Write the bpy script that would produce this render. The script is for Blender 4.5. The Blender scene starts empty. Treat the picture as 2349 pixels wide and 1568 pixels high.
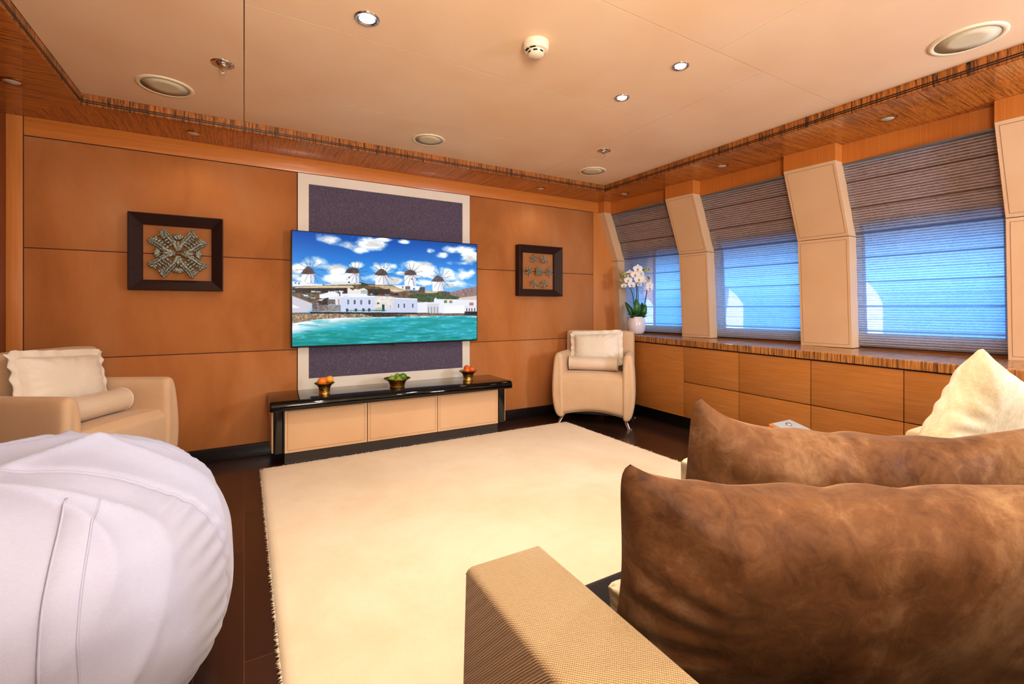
import bpy, bmesh, math, random
import numpy as np
from mathutils import Vector, Matrix, noise
random.seed(7)
COL = bpy.context.scene.collection
PI = math.pi
CAMH = 1.05
YAW = math.radians(30.27)
FW = (math.sin(YAW), math.cos(YAW)); RT = (math.cos(YAW), -math.sin(YAW))

# ------------------------------------------------------------------ helpers
def lin(h):
    if isinstance(h, str):
        h = h.lstrip('#'); c = [int(h[i:i+2], 16)/255 for i in (0, 2, 4)]
    else:
        c = [x/255 for x in h]
    return tuple((x/12.92 if x <= .04045 else ((x+.055)/1.055)**2.4) for x in c) + (1.0,)

def sstep(a, b, x):
    t = max(0., min(1., (x-a)/(b-a))); return t*t*(3-2*t)

class MB:
    """collects geometry for one mesh object"""
    def __init__(self): self.v = []; self.f = []; self.m = []
    def add(self, vs, fs, mi=0):
        o = len(self.v); self.v += [tuple(p) for p in vs]
        for f in fs: self.f.append(tuple(i+o for i in f)); self.m.append(mi)
        return self
    def quad(self, a, b, c, d, mi=0): return self.add([a, b, c, d], [(0, 1, 2, 3)], mi)
    def box(self, x0, x1, y0, y1, z0, z1, mi=0):
        v = [(x, y, z) for z in (z0, z1) for y in (y0, y1) for x in (x0, x1)]
        return self.add(v, [(0, 2, 3, 1), (4, 5, 7, 6), (0, 1, 5, 4), (2, 6, 7, 3), (0, 4, 6, 2), (1, 3, 7, 5)], mi)
    def hexa(self, p, mi=0):
        """8 points: bottom ring a b c d, top ring a b c d"""
        return self.add(p, [(3, 2, 1, 0), (4, 5, 6, 7), (0, 1, 5, 4), (1, 2, 6, 5), (2, 3, 7, 6), (3, 0, 4, 7)], mi)
    def prism(self, poly, a0, a1, axis='y', mi=0, seg=1):
        """poly in the plane of the two other axes, extruded along axis"""
        n = len(poly); vs = []
        for k in range(seg+1):
            a = a0+(a1-a0)*k/seg
            for p, q in poly:
                vs.append((a, p, q) if axis == 'x' else (p, a, q) if axis == 'y' else (p, q, a))
        fs = [tuple(range(n)), tuple(range(n*seg, n*seg+n))[::-1]]
        for k in range(seg):
            for i in range(n):
                j = (i+1) % n
                fs.append((k*n+i, (k+1)*n+i, (k+1)*n+j, k*n+j))
        return self.add(vs, fs, mi)
    def lathe(self, prof, n=32, c=(0, 0, 0), mi=0, cap=True):
        vs = []; fs = []
        for r, z in prof:
            for i in range(n):
                a = 2*PI*i/n; vs.append((c[0]+r*math.cos(a), c[1]+r*math.sin(a), c[2]+z))
        for k in range(len(prof)-1):
            for i in range(n):
                j = (i+1) % n; fs.append((k*n+i, k*n+j, (k+1)*n+j, (k+1)*n+i))
        if cap:
            if prof[0][0] > 1e-5: fs.append(tuple(range(n))[::-1])
            if prof[-1][0] > 1e-5: fs.append(tuple(range((len(prof)-1)*n, len(prof)*n)))
        return self.add(vs, fs, mi)
    def tube(self, path, r, n=8, mi=0, closed=False):
        P = [Vector(p) for p in path]; N = len(P); vs = []; fs = []
        up = Vector((.13, .29, .95))
        for i, p in enumerate(P):
            if closed: t = P[(i+1) % N]-P[i-1]
            else: t = P[min(i+1, N-1)]-P[max(i-1, 0)]
            t.normalize(); s = t.cross(up)
            if s.length < .05: s = t.cross(Vector((1, 0, 0)))
            s.normalize(); q = t.cross(s)
            rr = r[i] if isinstance(r, (list, tuple)) else r
            for k in range(n):
                a = 2*PI*k/n; vs.append(p+s*(rr*math.cos(a))+q*(rr*math.sin(a)))
        M = N if closed else N-1
        for i in range(M):
            i2 = (i+1) % N
            for k in range(n):
                k2 = (k+1) % n; fs.append((i*n+k, i*n+k2, i2*n+k2, i2*n+k))
        if not closed: fs += [tuple(range(n))[::-1], tuple(range((N-1)*n, N*n))]
        return self.add(vs, fs, mi)
    def grid(self, fn, nu, nv, mi=0, closeu=False, closev=False):
        vs = [fn(i/nu, j/nv) for j in range(nv+1) for i in range(nu+1)]
        fs = []
        for j in range(nv):
            for i in range(nu):
                a = j*(nu+1)+i; fs.append((a, a+1, a+nu+2, a+nu+1))
        return self.add(vs, fs, mi)
    def blob(self, c, r, rot=None, n=10, mi=0):
        """squashed ball"""
        vs = []; fs = []; m = n; h = max(5, n//2)
        for j in range(h+1):
            t = PI*j/h
            for i in range(m):
                a = 2*PI*i/m
                p = Vector((r[0]*math.sin(t)*math.cos(a), r[1]*math.sin(t)*math.sin(a), r[2]*math.cos(t)))
                if rot is not None: p = rot @ p
                vs.append(p+Vector(c))
        for j in range(h):
            for i in range(m):
                k = (i+1) % m; fs.append((j*m+i, (j+1)*m+i, (j+1)*m+k, j*m+k))
        return self.add(vs, fs, mi)
    def build(self, name, mats, parent=None, org=(0, 0, 0), smooth=False, bevel=0, seg=3, weld=True, sub=0, angle=None):
        me = bpy.data.meshes.new(name)
        o3 = Vector(org)
        me.from_pydata([Vector(p)-o3 for p in self.v], [], self.f)
        if not isinstance(mats, (list, tuple)): mats = [mats]
        for m in mats: me.materials.append(m)
        me.polygons.foreach_set('material_index', self.m)
        bm = bmesh.new(); bm.from_mesh(me)
        if weld: bmesh.ops.remove_doubles(bm, verts=bm.verts, dist=1e-5)
        bmesh.ops.recalc_face_normals(bm, faces=bm.faces)
        bm.to_mesh(me); bm.free()
        if smooth:
            for p in me.polygons: p.use_smooth = True
            if angle:
                try: me.set_sharp_from_angle(angle=math.radians(angle))
                except Exception: pass
        ob = bpy.data.objects.new(name, me); COL.objects.link(ob)
        if parent is not None: ob.parent = parent
        else: ob.location = org
        if bevel:
            b = ob.modifiers.new('soft', 'BEVEL'); b.width = bevel; b.segments = seg; b.limit_method = 'ANGLE'; b.angle_limit = math.radians(40)
            for p in me.polygons: p.use_smooth = True
            b.harden_normals = False
        if sub:
            s = ob.modifiers.new('sub', 'SUBSURF'); s.levels = sub; s.render_levels = sub
        return ob

def thing(name, label, cat, loc=(0, 0, 0), rotz=0, group=None):
    o = bpy.data.objects.new(name, None); COL.objects.link(o)
    o.location = loc; o.rotation_euler = (0, 0, rotz); o.empty_display_size = .1
    o['label'] = label; o['category'] = cat
    if group: o['group'] = group
    return o
def tag(o, label, cat, group=None, kind=None):
    o['label'] = label; o['category'] = cat
    if group: o['group'] = group
    if kind: o['kind'] = kind
    return o
def struct(o, label, cat):
    o['kind'] = 'structure'; o['label'] = label; o['category'] = cat; return o
def dup(root, loc, rotz, label, group=None):
    r = root.copy(); COL.objects.link(r); r.location = loc; r.rotation_euler = (0, 0, rotz); r['label'] = label
    if group: r['group'] = group
    for ch in list(root.children):
        c = ch.copy(); COL.objects.link(c); c.parent = r
        for g in list(ch.children):
            d = g.copy(); COL.objects.link(d); d.parent = c
    return r

# ------------------------------------------------------------------ materials
class NT:
    def __init__(self, name):
        self.mat = bpy.data.materials.new(name); self.mat.use_nodes = True
        self.t = self.mat.node_tree; self.n = self.t.nodes; self.l = self.t.links
        self.b = self.n['Principled BSDF']; self.out = self.n['Material Output']
    def node(self, typ, **kw):
        n = self.n.new(typ)
        for k, v in kw.items(): setattr(n, k, v)
        return n
    def link(self, a, b): self.l.new(a, b)
    def pos(self, scale=(1, 1, 1), rot=(0, 0, 0), obj=False):
        m = self.node('ShaderNodeMapping'); m.inputs['Scale'].default_value = scale; m.inputs['Rotation'].default_value = rot
        if obj:
            tc = self.node('ShaderNodeTexCoord'); self.link(tc.outputs['Object'], m.inputs['Vector'])
        else:
            g = self.node('ShaderNodeNewGeometry'); self.link(g.outputs['Position'], m.inputs['Vector'])
        return m.outputs['Vector']
    def noise(self, vec, scale, detail=3, rough=.5, dist=0):
        n = self.node('ShaderNodeTexNoise'); n.inputs['Scale'].default_value = scale; n.inputs['Detail'].default_value = detail
        n.inputs['Roughness'].default_value = rough; n.inputs['Distortion'].default_value = dist
        self.link(vec, n.inputs['Vector']); return n.outputs['Fac']
    def ramp(self, fac, stops, interp='LINEAR'):
        r = self.node('ShaderNodeValToRGB'); e = r.color_ramp; e.interpolation = interp
        while len(e.elements) < len(stops): e.elements.new(.5)
        for i, (p, c) in enumerate(stops):
            e.elements[i].position = p; e.elements[i].color = lin(c) if not isinstance(c, tuple) or len(c) == 3 else c
        self.link(fac, r.inputs['Fac']); return r.outputs['Color']
    def mix(self, fac, a, b, mode='MIX'):
        m = self.node('ShaderNodeMix', data_type='RGBA', blend_type=mode)
        for s, v in ((m.inputs[0], fac), (m.inputs[6], a), (m.inputs[7], b)):
            if hasattr(v, 'links'): self.link(v, s)
            elif isinstance(v, (int, float)): s.default_value = v
            else: s.default_value = lin(v) if not (isinstance(v, tuple) and len(v) == 4) else v
        return m.outputs[2]
    def math(self, op, a, b=None):
        m = self.node('ShaderNodeMath', operation=op)
        for i, v in enumerate((a, b)):
            if v is None: continue
            if hasattr(v, 'links'): self.link(v, m.inputs[i])
            else: m.inputs[i].default_value = v
        return m.outputs[0]
    def bump(self, h, strength=.2, dist=.01):
        b = self.node('ShaderNodeBump'); b.inputs['Strength'].default_value = strength; b.inputs['Distance'].default_value = dist
        self.link(h, b.inputs['Height']); self.link(b.outputs['Normal'], self.b.inputs['Normal'])
    def set(self, col=None, rough=.5, metal=0, spec=.5, coat=0, coatr=.05, sheen=0, sheenr=.4, sheent=None):
        if col is not None:
            if hasattr(col, 'links'): self.link(col, self.b.inputs['Base Color'])
            else: self.b.inputs['Base Color'].default_value = lin(col)
        self.b.inputs['Roughness'].default_value = rough; self.b.inputs['Metallic'].default_value = metal
        self.b.inputs['Specular IOR Level'].default_value = spec
        self.b.inputs['Coat Weight'].default_value = coat; self.b.inputs['Coat Roughness'].default_value = coatr
        self.b.inputs['Sheen Weight'].default_value = sheen; self.b.inputs['Sheen Roughness'].default_value = sheenr
        if sheent: self.b.inputs['Sheen Tint'].default_value = lin(sheent)
        return self.mat

def plain(name, col, rough=.5, **k):
    return NT(name).set(col, rough, **k)

def m_zebra(name, axis, hi='#c98038', mid='#7c4016', lo='#1f0a05', coat=.15, scale=15, along=1.2):
    t = NT(name); sc = [along, along, along]; sc[axis] = scale
    v = t.pos(tuple(sc)); f = t.noise(v, 1.0, 4, .62, .15)
    sc2 = [along*2, along*2, along*2]; sc2[axis] = scale*5
    f2 = t.noise(t.pos(tuple(sc2)), 1.0, 2, .5)
    c = t.ramp(f, [(.32, lo), (.37, hi), (.41, mid), (.44, hi), (.465, lo), (.49, hi), (.52, mid), (.54, hi), (.565, lo), (.60, hi), (.64, mid), (.68, lo)])
    c = t.mix(.35, c, t.ramp(f2, [(.45, lo), (.52, hi)]))
    return t.set(c, .35, coat=coat, coatr=.06)

def m_grain(name, axis, c1, c2, rough=.45, scale=90, coat=0, along=2.0):
    """quiet veneer, streaks running along axis"""
    t = NT(name); sc = [scale]*3; sc[axis] = along
    f = t.noise(t.pos(tuple(sc)), 1.0, 4, .6)
    f2 = t.noise(t.pos((1.3, 1.3, 1.3)), 1.0, 2)
    c = t.ramp(f, [(.3, c1), (.7, c2)])
    c = t.mix(t.math('MULTIPLY', f2, .45), c, c1)
    return t.set(c, rough, coat=coat, coatr=.15)

def m_suede():
    t = NT('suede_panel')
    f = t.noise(t.pos((1.6, 1.6, .7)), 1.3, 5, .62, .4)
    f2 = t.noise(t.pos((5, 5, 1.2)), 1.5, 4, .6)
    c = t.ramp(f, [(.25, '#a06530'), (.5, '#b97a42'), (.75, '#c08a5a')])
    c = t.mix(t.ramp(f2, [(.45, (0, 0, 0)), (.8, (90, 90, 90))]), c, '#b8855c')
    t.bump(t.noise(t.pos(), 260, 2), .06, .003)
    return t.set(c, .72, spec=.2, sheen=.15)

def m_leather(name, col, col2, rough=.5):
    t = NT(name); f = t.noise(t.pos(), 2.2, 3)
    c = t.ramp(f, [(.3, col), (.7, col2)])
    t.bump(t.noise(t.pos(), 420, 3), .08, .002)
    return t.set(c, rough, spec=.35)

def m_fabric(name, c1, c2, weave=900, strength=.15, rough=.85, sheen=.2, big=3.0):
    t = NT(name); f = t.noise(t.pos(), big, 4, .6)
    w = t.noise(t.pos((1, 1, .15)), weave, 2); w2 = t.noise(t.pos((.15, .15, 1)), weave, 2)
    ww = t.math('ADD', w, w2)
    c = t.ramp(f, [(.3, c1), (.7, c2)])
    c = t.mix(t.math('MULTIPLY', ww, .12), c, (60, 40, 20))
    t.bump(ww, strength, .003)
    return t.set(c, rough, spec=.2, sheen=sheen)

def m_velvet(name, c_dark, c_mid, c_light, scale=6):
    t = NT(name)
    v = t.pos((1, 1, .55))
    f = t.noise(v, scale, 6, .68, .6); f2 = t.noise(t.pos((1, 1, 1)), scale*7, 4, .7, .8)
    f3 = t.math('ADD', t.math('MULTIPLY', f, .72), t.math('MULTIPLY', f2, .28))
    c = t.ramp(f3, [(.34, c_dark), (.5, c_mid), (.66, c_light)])
    t.bump(f2, .25, .006)
    return t.set(c, .6, spec=.2, sheen=1.0, sheenr=.3, sheent=c_light)

def m_basket(name, c1, c2):
    t = NT(name)
    w1 = t.node('ShaderNodeTexWave', wave_type='BANDS', bands_direction='DIAGONAL'); w1.inputs['Scale'].default_value = 120; w1.inputs['Distortion'].default_value = .8; w1.inputs['Detail'].default_value = 1
    w2 = t.node('ShaderNodeTexWave', wave_type='BANDS', bands_direction='DIAGONAL'); w2.inputs['Scale'].default_value = 150; w2.inputs['Distortion'].default_value = .8
    t.link(t.pos(), w1.inputs['Vector']); t.link(t.pos((-1, 1, 1)), w2.inputs['Vector'])
    h = t.math('MULTIPLY', w1.outputs['Fac'], t.math('ADD', w2.outputs['Fac'], .35))
    c = t.ramp(h, [(.05, c1), (.6, c2)])
    t.bump(h, .4, .002)
    return t.set(c, .85, spec=.15, sheen=.15)

def m_floor():
    t = NT('wenge_planks')
    b = t.node('ShaderNodeTexBrick'); b.offset = .37
    b.inputs['Scale'].default_value = 1; b.inputs['Brick Width'].default_value = 1.15; b.inputs['Row Height'].default_value = .125
    b.inputs['Mortar Size'].default_value = .0012; b.inputs['Color1'].default_value = lin('#38221a'); b.inputs['Color2'].default_value = lin('#4a3024'); b.inputs['Mortar'].default_value = lin('#6b4a38')
    t.link(t.pos(rot=(0, 0, PI/2)), b.inputs['Vector'])
    g = t.noise(t.pos((70, 2.2, 1)), 1, 4, .6)
    c = t.mix(t.math('MULTIPLY', g, .6), b.outputs['Color'], '#1e110c')
    return t.set(c, .22, spec=.5, coat=.25, coatr=.15)

def m_rug():
    t = NT('cream_pile')
    f = t.noise(t.pos(), 2.6, 5, .65, .3); f2 = t.noise(t.pos(), 160, 3, .7)
    c = t.ramp(f, [(.3, '#e2d0ae'), (.7, '#eee0c4')])
    c = t.mix(t.math('MULTIPLY', f2, .2), c, '#b89c6e')
    t.bump(f2, .35, .004)
    return t.set(c, .95, spec=.1, sheen=.35)

def m_blind():
    t = NT('blind_fabric'); n = t.n
    g = t.node('ShaderNodeNewGeometry'); sx = t.node('ShaderNodeSeparateXYZ'); t.link(g.outputs['Position'], sx.inputs[0])
    z = sx.outputs['Z']
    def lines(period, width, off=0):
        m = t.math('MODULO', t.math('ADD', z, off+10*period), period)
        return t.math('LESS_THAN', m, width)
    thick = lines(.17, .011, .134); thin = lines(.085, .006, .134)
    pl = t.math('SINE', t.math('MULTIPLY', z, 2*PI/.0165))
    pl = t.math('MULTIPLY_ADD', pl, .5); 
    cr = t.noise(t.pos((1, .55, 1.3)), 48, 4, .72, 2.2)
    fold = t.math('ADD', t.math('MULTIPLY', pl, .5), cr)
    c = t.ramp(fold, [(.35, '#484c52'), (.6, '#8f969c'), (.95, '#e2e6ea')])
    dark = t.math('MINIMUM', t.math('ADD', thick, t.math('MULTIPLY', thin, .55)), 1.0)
    c = t.mix(t.math('MULTIPLY', dark, .9), c, '#221c18')  # crease shade at the ribs put into the colour as dark lines
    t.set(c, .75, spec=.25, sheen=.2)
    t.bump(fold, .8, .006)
    tr = t.node('ShaderNodeBsdfTransparent'); tl = t.node('ShaderNodeBsdfTranslucent')
    tl.inputs['Color'].default_value = (.85, .9, 1, 1)
    gauze = t.ramp(fold, [(.25, (150, 150, 150)), (.9, (235, 235, 235))])
    t.link(gauze, tr.inputs['Color'])
    mx = t.node('ShaderNodeMixShader'); mx.inputs[0].default_value = .45
    t.link(t.b.outputs[0], mx.inputs[1]); t.link(tl.outputs[0], mx.inputs[2])
    m2 = t.node('ShaderNodeMixShader'); fac = t.math('MULTIPLY', t.math('SUBTRACT', 1.0, t.math('MULTIPLY', dark, 1.0)), .36)
    t.link(fac, m2.inputs[0]); t.link(mx.outputs[0], m2.inputs[1]); t.link(tr.outputs[0], m2.inputs[2])
    t.link(m2.outputs[0], t.out.inputs['Surface'])
    return t.mat

def m_glass(name, tint=(1, 1, 1, 1), refl=1.0):
    t = NT(name); tr = t.node('ShaderNodeBsdfTransparent'); tr.inputs[0].default_value = tint
    gl = t.node('ShaderNodeBsdfGlossy'); gl.inputs['Roughness'].default_value = .02
    fr = t.node('ShaderNodeFresnel'); fr.inputs[0].default_value = 1.45
    mx = t.node('ShaderNodeMixShader'); t.link(t.math('MULTIPLY', fr.outputs[0], refl), mx.inputs[0])
    t.link(tr.outputs[0], mx.inputs[1]); t.link(gl.outputs[0], mx.inputs[2]); t.link(mx.outputs[0], t.out.inputs['Surface'])
    return t.mat

def m_emit(name, col, s):
    t = NT(name); t.set((20, 20, 20)); t.b.inputs['Emission Color'].default_value = lin(col); t.b.inputs['Emission Strength'].default_value = s
    return t.mat

def m_ornament():
    t = NT('verdigris_metal'); f = t.noise(t.pos(), 130, 4, .7)
    c = t.ramp(f, [(.38, '#5a3a28'), (.50, '#8f9684'), (.68, '#d2dacb')])
    t.bump(f, .5, .004)
    return t.set(c, .42, metal=.3)

def m_linen_wall():
    t = NT('acoustic_cloth'); f = t.noise(t.pos((1, 1, .3)), 330, 2, .7); f2 = t.noise(t.pos(), 90, 3, .8)
    c = t.ramp(f, [(.3, '#4c4554'), (.6, '#6e6574'), (.75, '#a2979c')])
    c = t.mix(t.math('MULTIPLY', f2, .4), c, '#5a5166')
    return t.set(c, .9, spec=.1, sheen=.2)

def m_brass():
    t = NT('hammered_brass'); v = t.node('ShaderNodeTexVoronoi'); v.inputs['Scale'].default_value = 120; t.link(t.pos(), v.inputs['Vector'])
    t.bump(v.outputs['Distance'], .5, .004)
    return t.set(t.ramp(v.outputs['Distance'], [(.1, '#e6bf66'), (.8, '#b58a40')]), .32, metal=1)

def m_fruit(name, c1, c2):
    t = NT(name); f = t.noise(t.pos(), 30, 3); t.bump(t.noise(t.pos(), 500, 2), .2, .002)
    return t.set(t.ramp(f, [(.3, c1), (.7, c2)]), .38, spec=.5)

M = {}
M['zx'] = m_zebra('zebra_stripes_across', 0)
M['zy'] = m_zebra('zebra_stripes_along', 1)
M['zsx'] = m_zebra('zebra_soffit_across', 0, '#cc8038', '#a05a22', '#5a2a0e', coat=.6, scale=26)
M['zsy'] = m_zebra('zebra_soffit_along', 1, '#d28634', '#a6601f', '#5c2a0c', coat=.6, scale=24)
M['zcount'] = m_zebra('zebra_counter', 1, '#c98d48', '#7a4018', '#2a1006', coat=.6, scale=15, along=.6)
M['darkline'] = plain('dark_inlay', '#24100a', .4, coat=.5)
M['header'] = m_grain('anigre_header', 0, '#c4762c', '#d68c40', .4, 80, .3)
M['hullwood'] = m_grain('anigre_vertical', 2, '#bd7028', '#cc8238', .42, 110, .2)
M['post'] = m_grain('anigre_post', 2, '#c47c38', '#d69046', .42, 90, .2)
M['leftwall'] = m_grain('teak_left_wall', 2, '#7a3a18', '#8f4a20', .4, 60, .2)
M['suede'] = m_suede()
M['joint'] = plain('joint_shadow', '#4a240e', .8)  # dark brown seen in the joints between wall panels
M['ceil'] = m_leather('ceiling_leather', '#ebc9a0', '#f0d3ae', .5)
M['pad'] = m_leather('beige_leather', '#cfaa80', '#d7b58d', .5)
M['stitch'] = plain('stitch_line', '#8a5f3c', .8)
M['cab'] = m_grain('oak_front', 1, '#a5692a', '#bb7f3c', .38, 110, .15)
M['dark'] = plain('dark_recess', '#140c09', .6)
M['plinthdark'] = plain('plinth_dark', '#0e0a09', .35)
M['base'] = plain('baseboard_dark', '#1d1614', .3, coat=.2)
M['floor'] = m_floor(); M['rug'] = m_rug()
M['lacq'] = plain('black_lacquer', '#0b0908', .05, coat=0)
M['lacq2'] = plain('graphite_lacquer', '#191614', .18, coat=.6)
M['plinth2'] = plain('bronze_grey_plinth', '#544a40', .4)
M['creamlac'] = m_leather('pale_frame', '#e4dcc8', '#ebe4d3', .35)
M['cloth'] = m_linen_wall()
M['blind'] = m_blind(); M['taupe'] = plain('taupe_rail', '#6f6b68', .7)
M['winglass'] = m_glass('window_glass', (.9, .96, 1, 1), 1)
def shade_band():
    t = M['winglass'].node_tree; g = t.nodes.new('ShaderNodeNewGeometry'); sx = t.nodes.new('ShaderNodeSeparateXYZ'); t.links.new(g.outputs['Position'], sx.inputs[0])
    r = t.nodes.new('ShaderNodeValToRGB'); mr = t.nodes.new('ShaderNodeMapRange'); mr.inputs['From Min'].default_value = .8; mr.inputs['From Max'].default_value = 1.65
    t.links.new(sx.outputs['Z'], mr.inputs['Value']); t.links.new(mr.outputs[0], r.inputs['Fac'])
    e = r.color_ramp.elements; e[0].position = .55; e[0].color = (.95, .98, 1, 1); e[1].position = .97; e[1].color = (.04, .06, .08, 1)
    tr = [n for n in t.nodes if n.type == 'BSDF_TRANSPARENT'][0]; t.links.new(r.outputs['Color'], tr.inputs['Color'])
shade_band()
M['picglass'] = m_glass('picture_glass', (1, 1, 1, 1), .45)
M['tvblack'] = plain('tv_bezel', '#0b0b0d', .3)
M['frame'] = m_grain('dark_stained_frame', 0, '#2a120a', '#3a1b10', .55, 60, 0, 6)
M['orn'] = m_ornament()
M['linen'] = m_fabric('armchair_linen', '#d8b68e', '#e2c4a0', 700, .12)
M['satin'] = m_fabric('satin_cushion', '#efe4cc', '#f6eedd', 500, .05, .42, .3)
M['silk'] = m_fabric('silk_bolster', '#e0cbab', '#ead8c0', 500, .1, .45, .2)
M['steel'] = plain('brushed_steel', '#b9b6b2', .25, metal=1)
M['chrome'] = plain('chrome', '#d9d4cc', .08, metal=1)
M['white'] = m_fabric('white_cotton', '#adb3c8', '#b8bed2', 700, .05, .75, .15)
M['piping'] = plain('white_piping', '#a9abbd', .7)
M['weave'] = m_basket('basket_weave', '#8a7350', '#bfaa84')
M['boucle'] = m_basket('cream_weave', '#cdb68a', '#e8d9b8')
M['seat'] = m_fabric('black_seat_cloth', '#141414', '#1f1f20', 600, .5, .9, .3)
M['velvet'] = m_velvet('brown_velvet', '#43270f', '#6b4a2c', '#917454', 3.4)
M['ivory'] = m_velvet('ivory_velvet', '#bfae86', '#d6cbaa', '#e6dfca', 7)
M['wood2'] = m_grain('honey_wood', 0, '#b5651d', '#cf7d2a', .35, 60, .3)
M['greyplate'] = plain('grey_glass_plate', '#9aa4a8', .12, coat=.6)
M['ink'] = plain('dark_ink', '#2d3133', .6)
M['brass'] = m_brass()
M['orange'] = m_fruit('orange_peel', '#e87a1c', '#f0922c'); M['tang'] = m_fruit('tangerine_peel', '#d9601a', '#e8762a')
M['yellow'] = m_fruit('yellow_orange_peel', '#eda22c', '#f0b040'); M['lime'] = m_fruit('lime_peel', '#3f6b18', '#5f8f2a'); M['lime2'] = m_fruit('light_lime_peel', '#77932c', '#8da53c')
M['stalk'] = plain('fruit_stalk', '#4d5a20', .7)
M['pot'] = plain('white_glaze', '#e8e2e0', .12, coat=.6)
M['soil'] = plain('bark_chips', '#2c2216', .95)
M['leaf'] = NT('orchid_leaf').set('#1f6a22', .32, coat=.3); M['leafd'] = NT('orchid_leaf_dark').set('#124a24', .32, coat=.3)
M['fern'] = plain('fern_green', '#1d4a18', .6)
M['stem'] = plain('orchid_stem', '#32502a', .5); M['stake'] = plain('dark_stake', '#12242a', .5)
M['petal'] = plain('orchid_petal', '#f3efe6', .55, sheen=.2); M['bud'] = plain('orchid_bud', '#a9bb45', .5); M['lip'] = plain('orchid_lip', '#b98a18', .5)
M['offwhite'] = plain('offwhite_plastic', '#ead8b4', .45); M['grille'] = m_fabric('speaker_grille', '#e2d2ac', '#e8dab6', 900, .5, .8, 0)
M['detector'] = plain('detector_plastic', '#e6d6b8', .4); M['black'] = plain('black_slot', '#0a0806', .6)
M['gold'] = plain('gold_trim', '#c79a4a', .18, metal=1); M['lens'] = plain('frosted_lens', '#bdb3a8', .3, coat=.5)
M['lampon'] = m_emit('lit_lamp', '#f4f6ff', 14); M['bulb'] = plain('sprinkler_bulb', '#b06a18', .15)
M['outer'] = plain('white_outer_hull', '#f4f6f6', .6)
M['frontwall'] = m_grain('front_wall_wood', 2, '#a9703c', '#b97f48', .5, 60, 0)

# ------------------------------------------------------------------ room measures
WX, WY, ZS, ZC = -1.18, 3.733, 2.165, 2.23      # left wall, back wall, soffit, ceiling
CX0, CX1, CY1 = -.775, 3.006, 3.37              # coffer opening
YB = -1.6                                        # wall behind
HP = [(-1.6, 3.60), (-.6, 3.56), (.82, 3.487), (1.74, 3.43), (2.8, 3.36), (3.66, 3.245), (3.8, 3.225)]
def hx(y):
    for (a, xa), (b, xb) in zip(HP, HP[1:]):
        if y <= b: return xa+(xb-xa)*(y-a)/(b-a)
    return HP[-1][1]
def poff(z):
    if z >= 2.045: return 0.
    if z >= 1.55: return .19*(2.045-z)/.495
    return .19+.045*(1.55-z)/.79
def xf(y): return 3.25+(y-2.7)*.035             # counter front line
def zc(y): return .757+.011*(y-.8)              # counter top
def sh(y, z): return z+(.011*(y-.8))*z/.757

# floor
struct(MB().box(WX-.1, 4.1, YB-.1, WY+.1, -.06, 0).build('floor', M['floor']), 'dark brown wooden plank floor', 'floor')
# ceiling of leather panels
def ceiling():
    bk = MB().box(WX-.1, 4.1, YB-.1, WY+.1, ZC+.012, ZC+.08).build('ceiling', M['dark'])
    struct(bk, 'beige leather panelled ceiling inside a striped wood border', 'ceiling')
    g = .0016
    R = [(CX0, 0, YB, CY1), (0, 2.243, 2.062, 2.803), (0, 2.243, 2.803, CY1), (2.243, CX1, 2.812, CY1), (2.243, CX1, 1.35, 2.812),
         (0, 2.243, 1.35, 2.062), (0, 1.875, .2, 1.35), (1.875, CX1, .2, 1.35), (0, CX1, YB, .2)]
    for x0, x1, y0, y1 in R:
        MB().box(x0+g, x1-g, y0+g, y1-g, ZC, ZC+.013).build('ceiling_panel', M['ceil'], bk)
ceiling()

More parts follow.
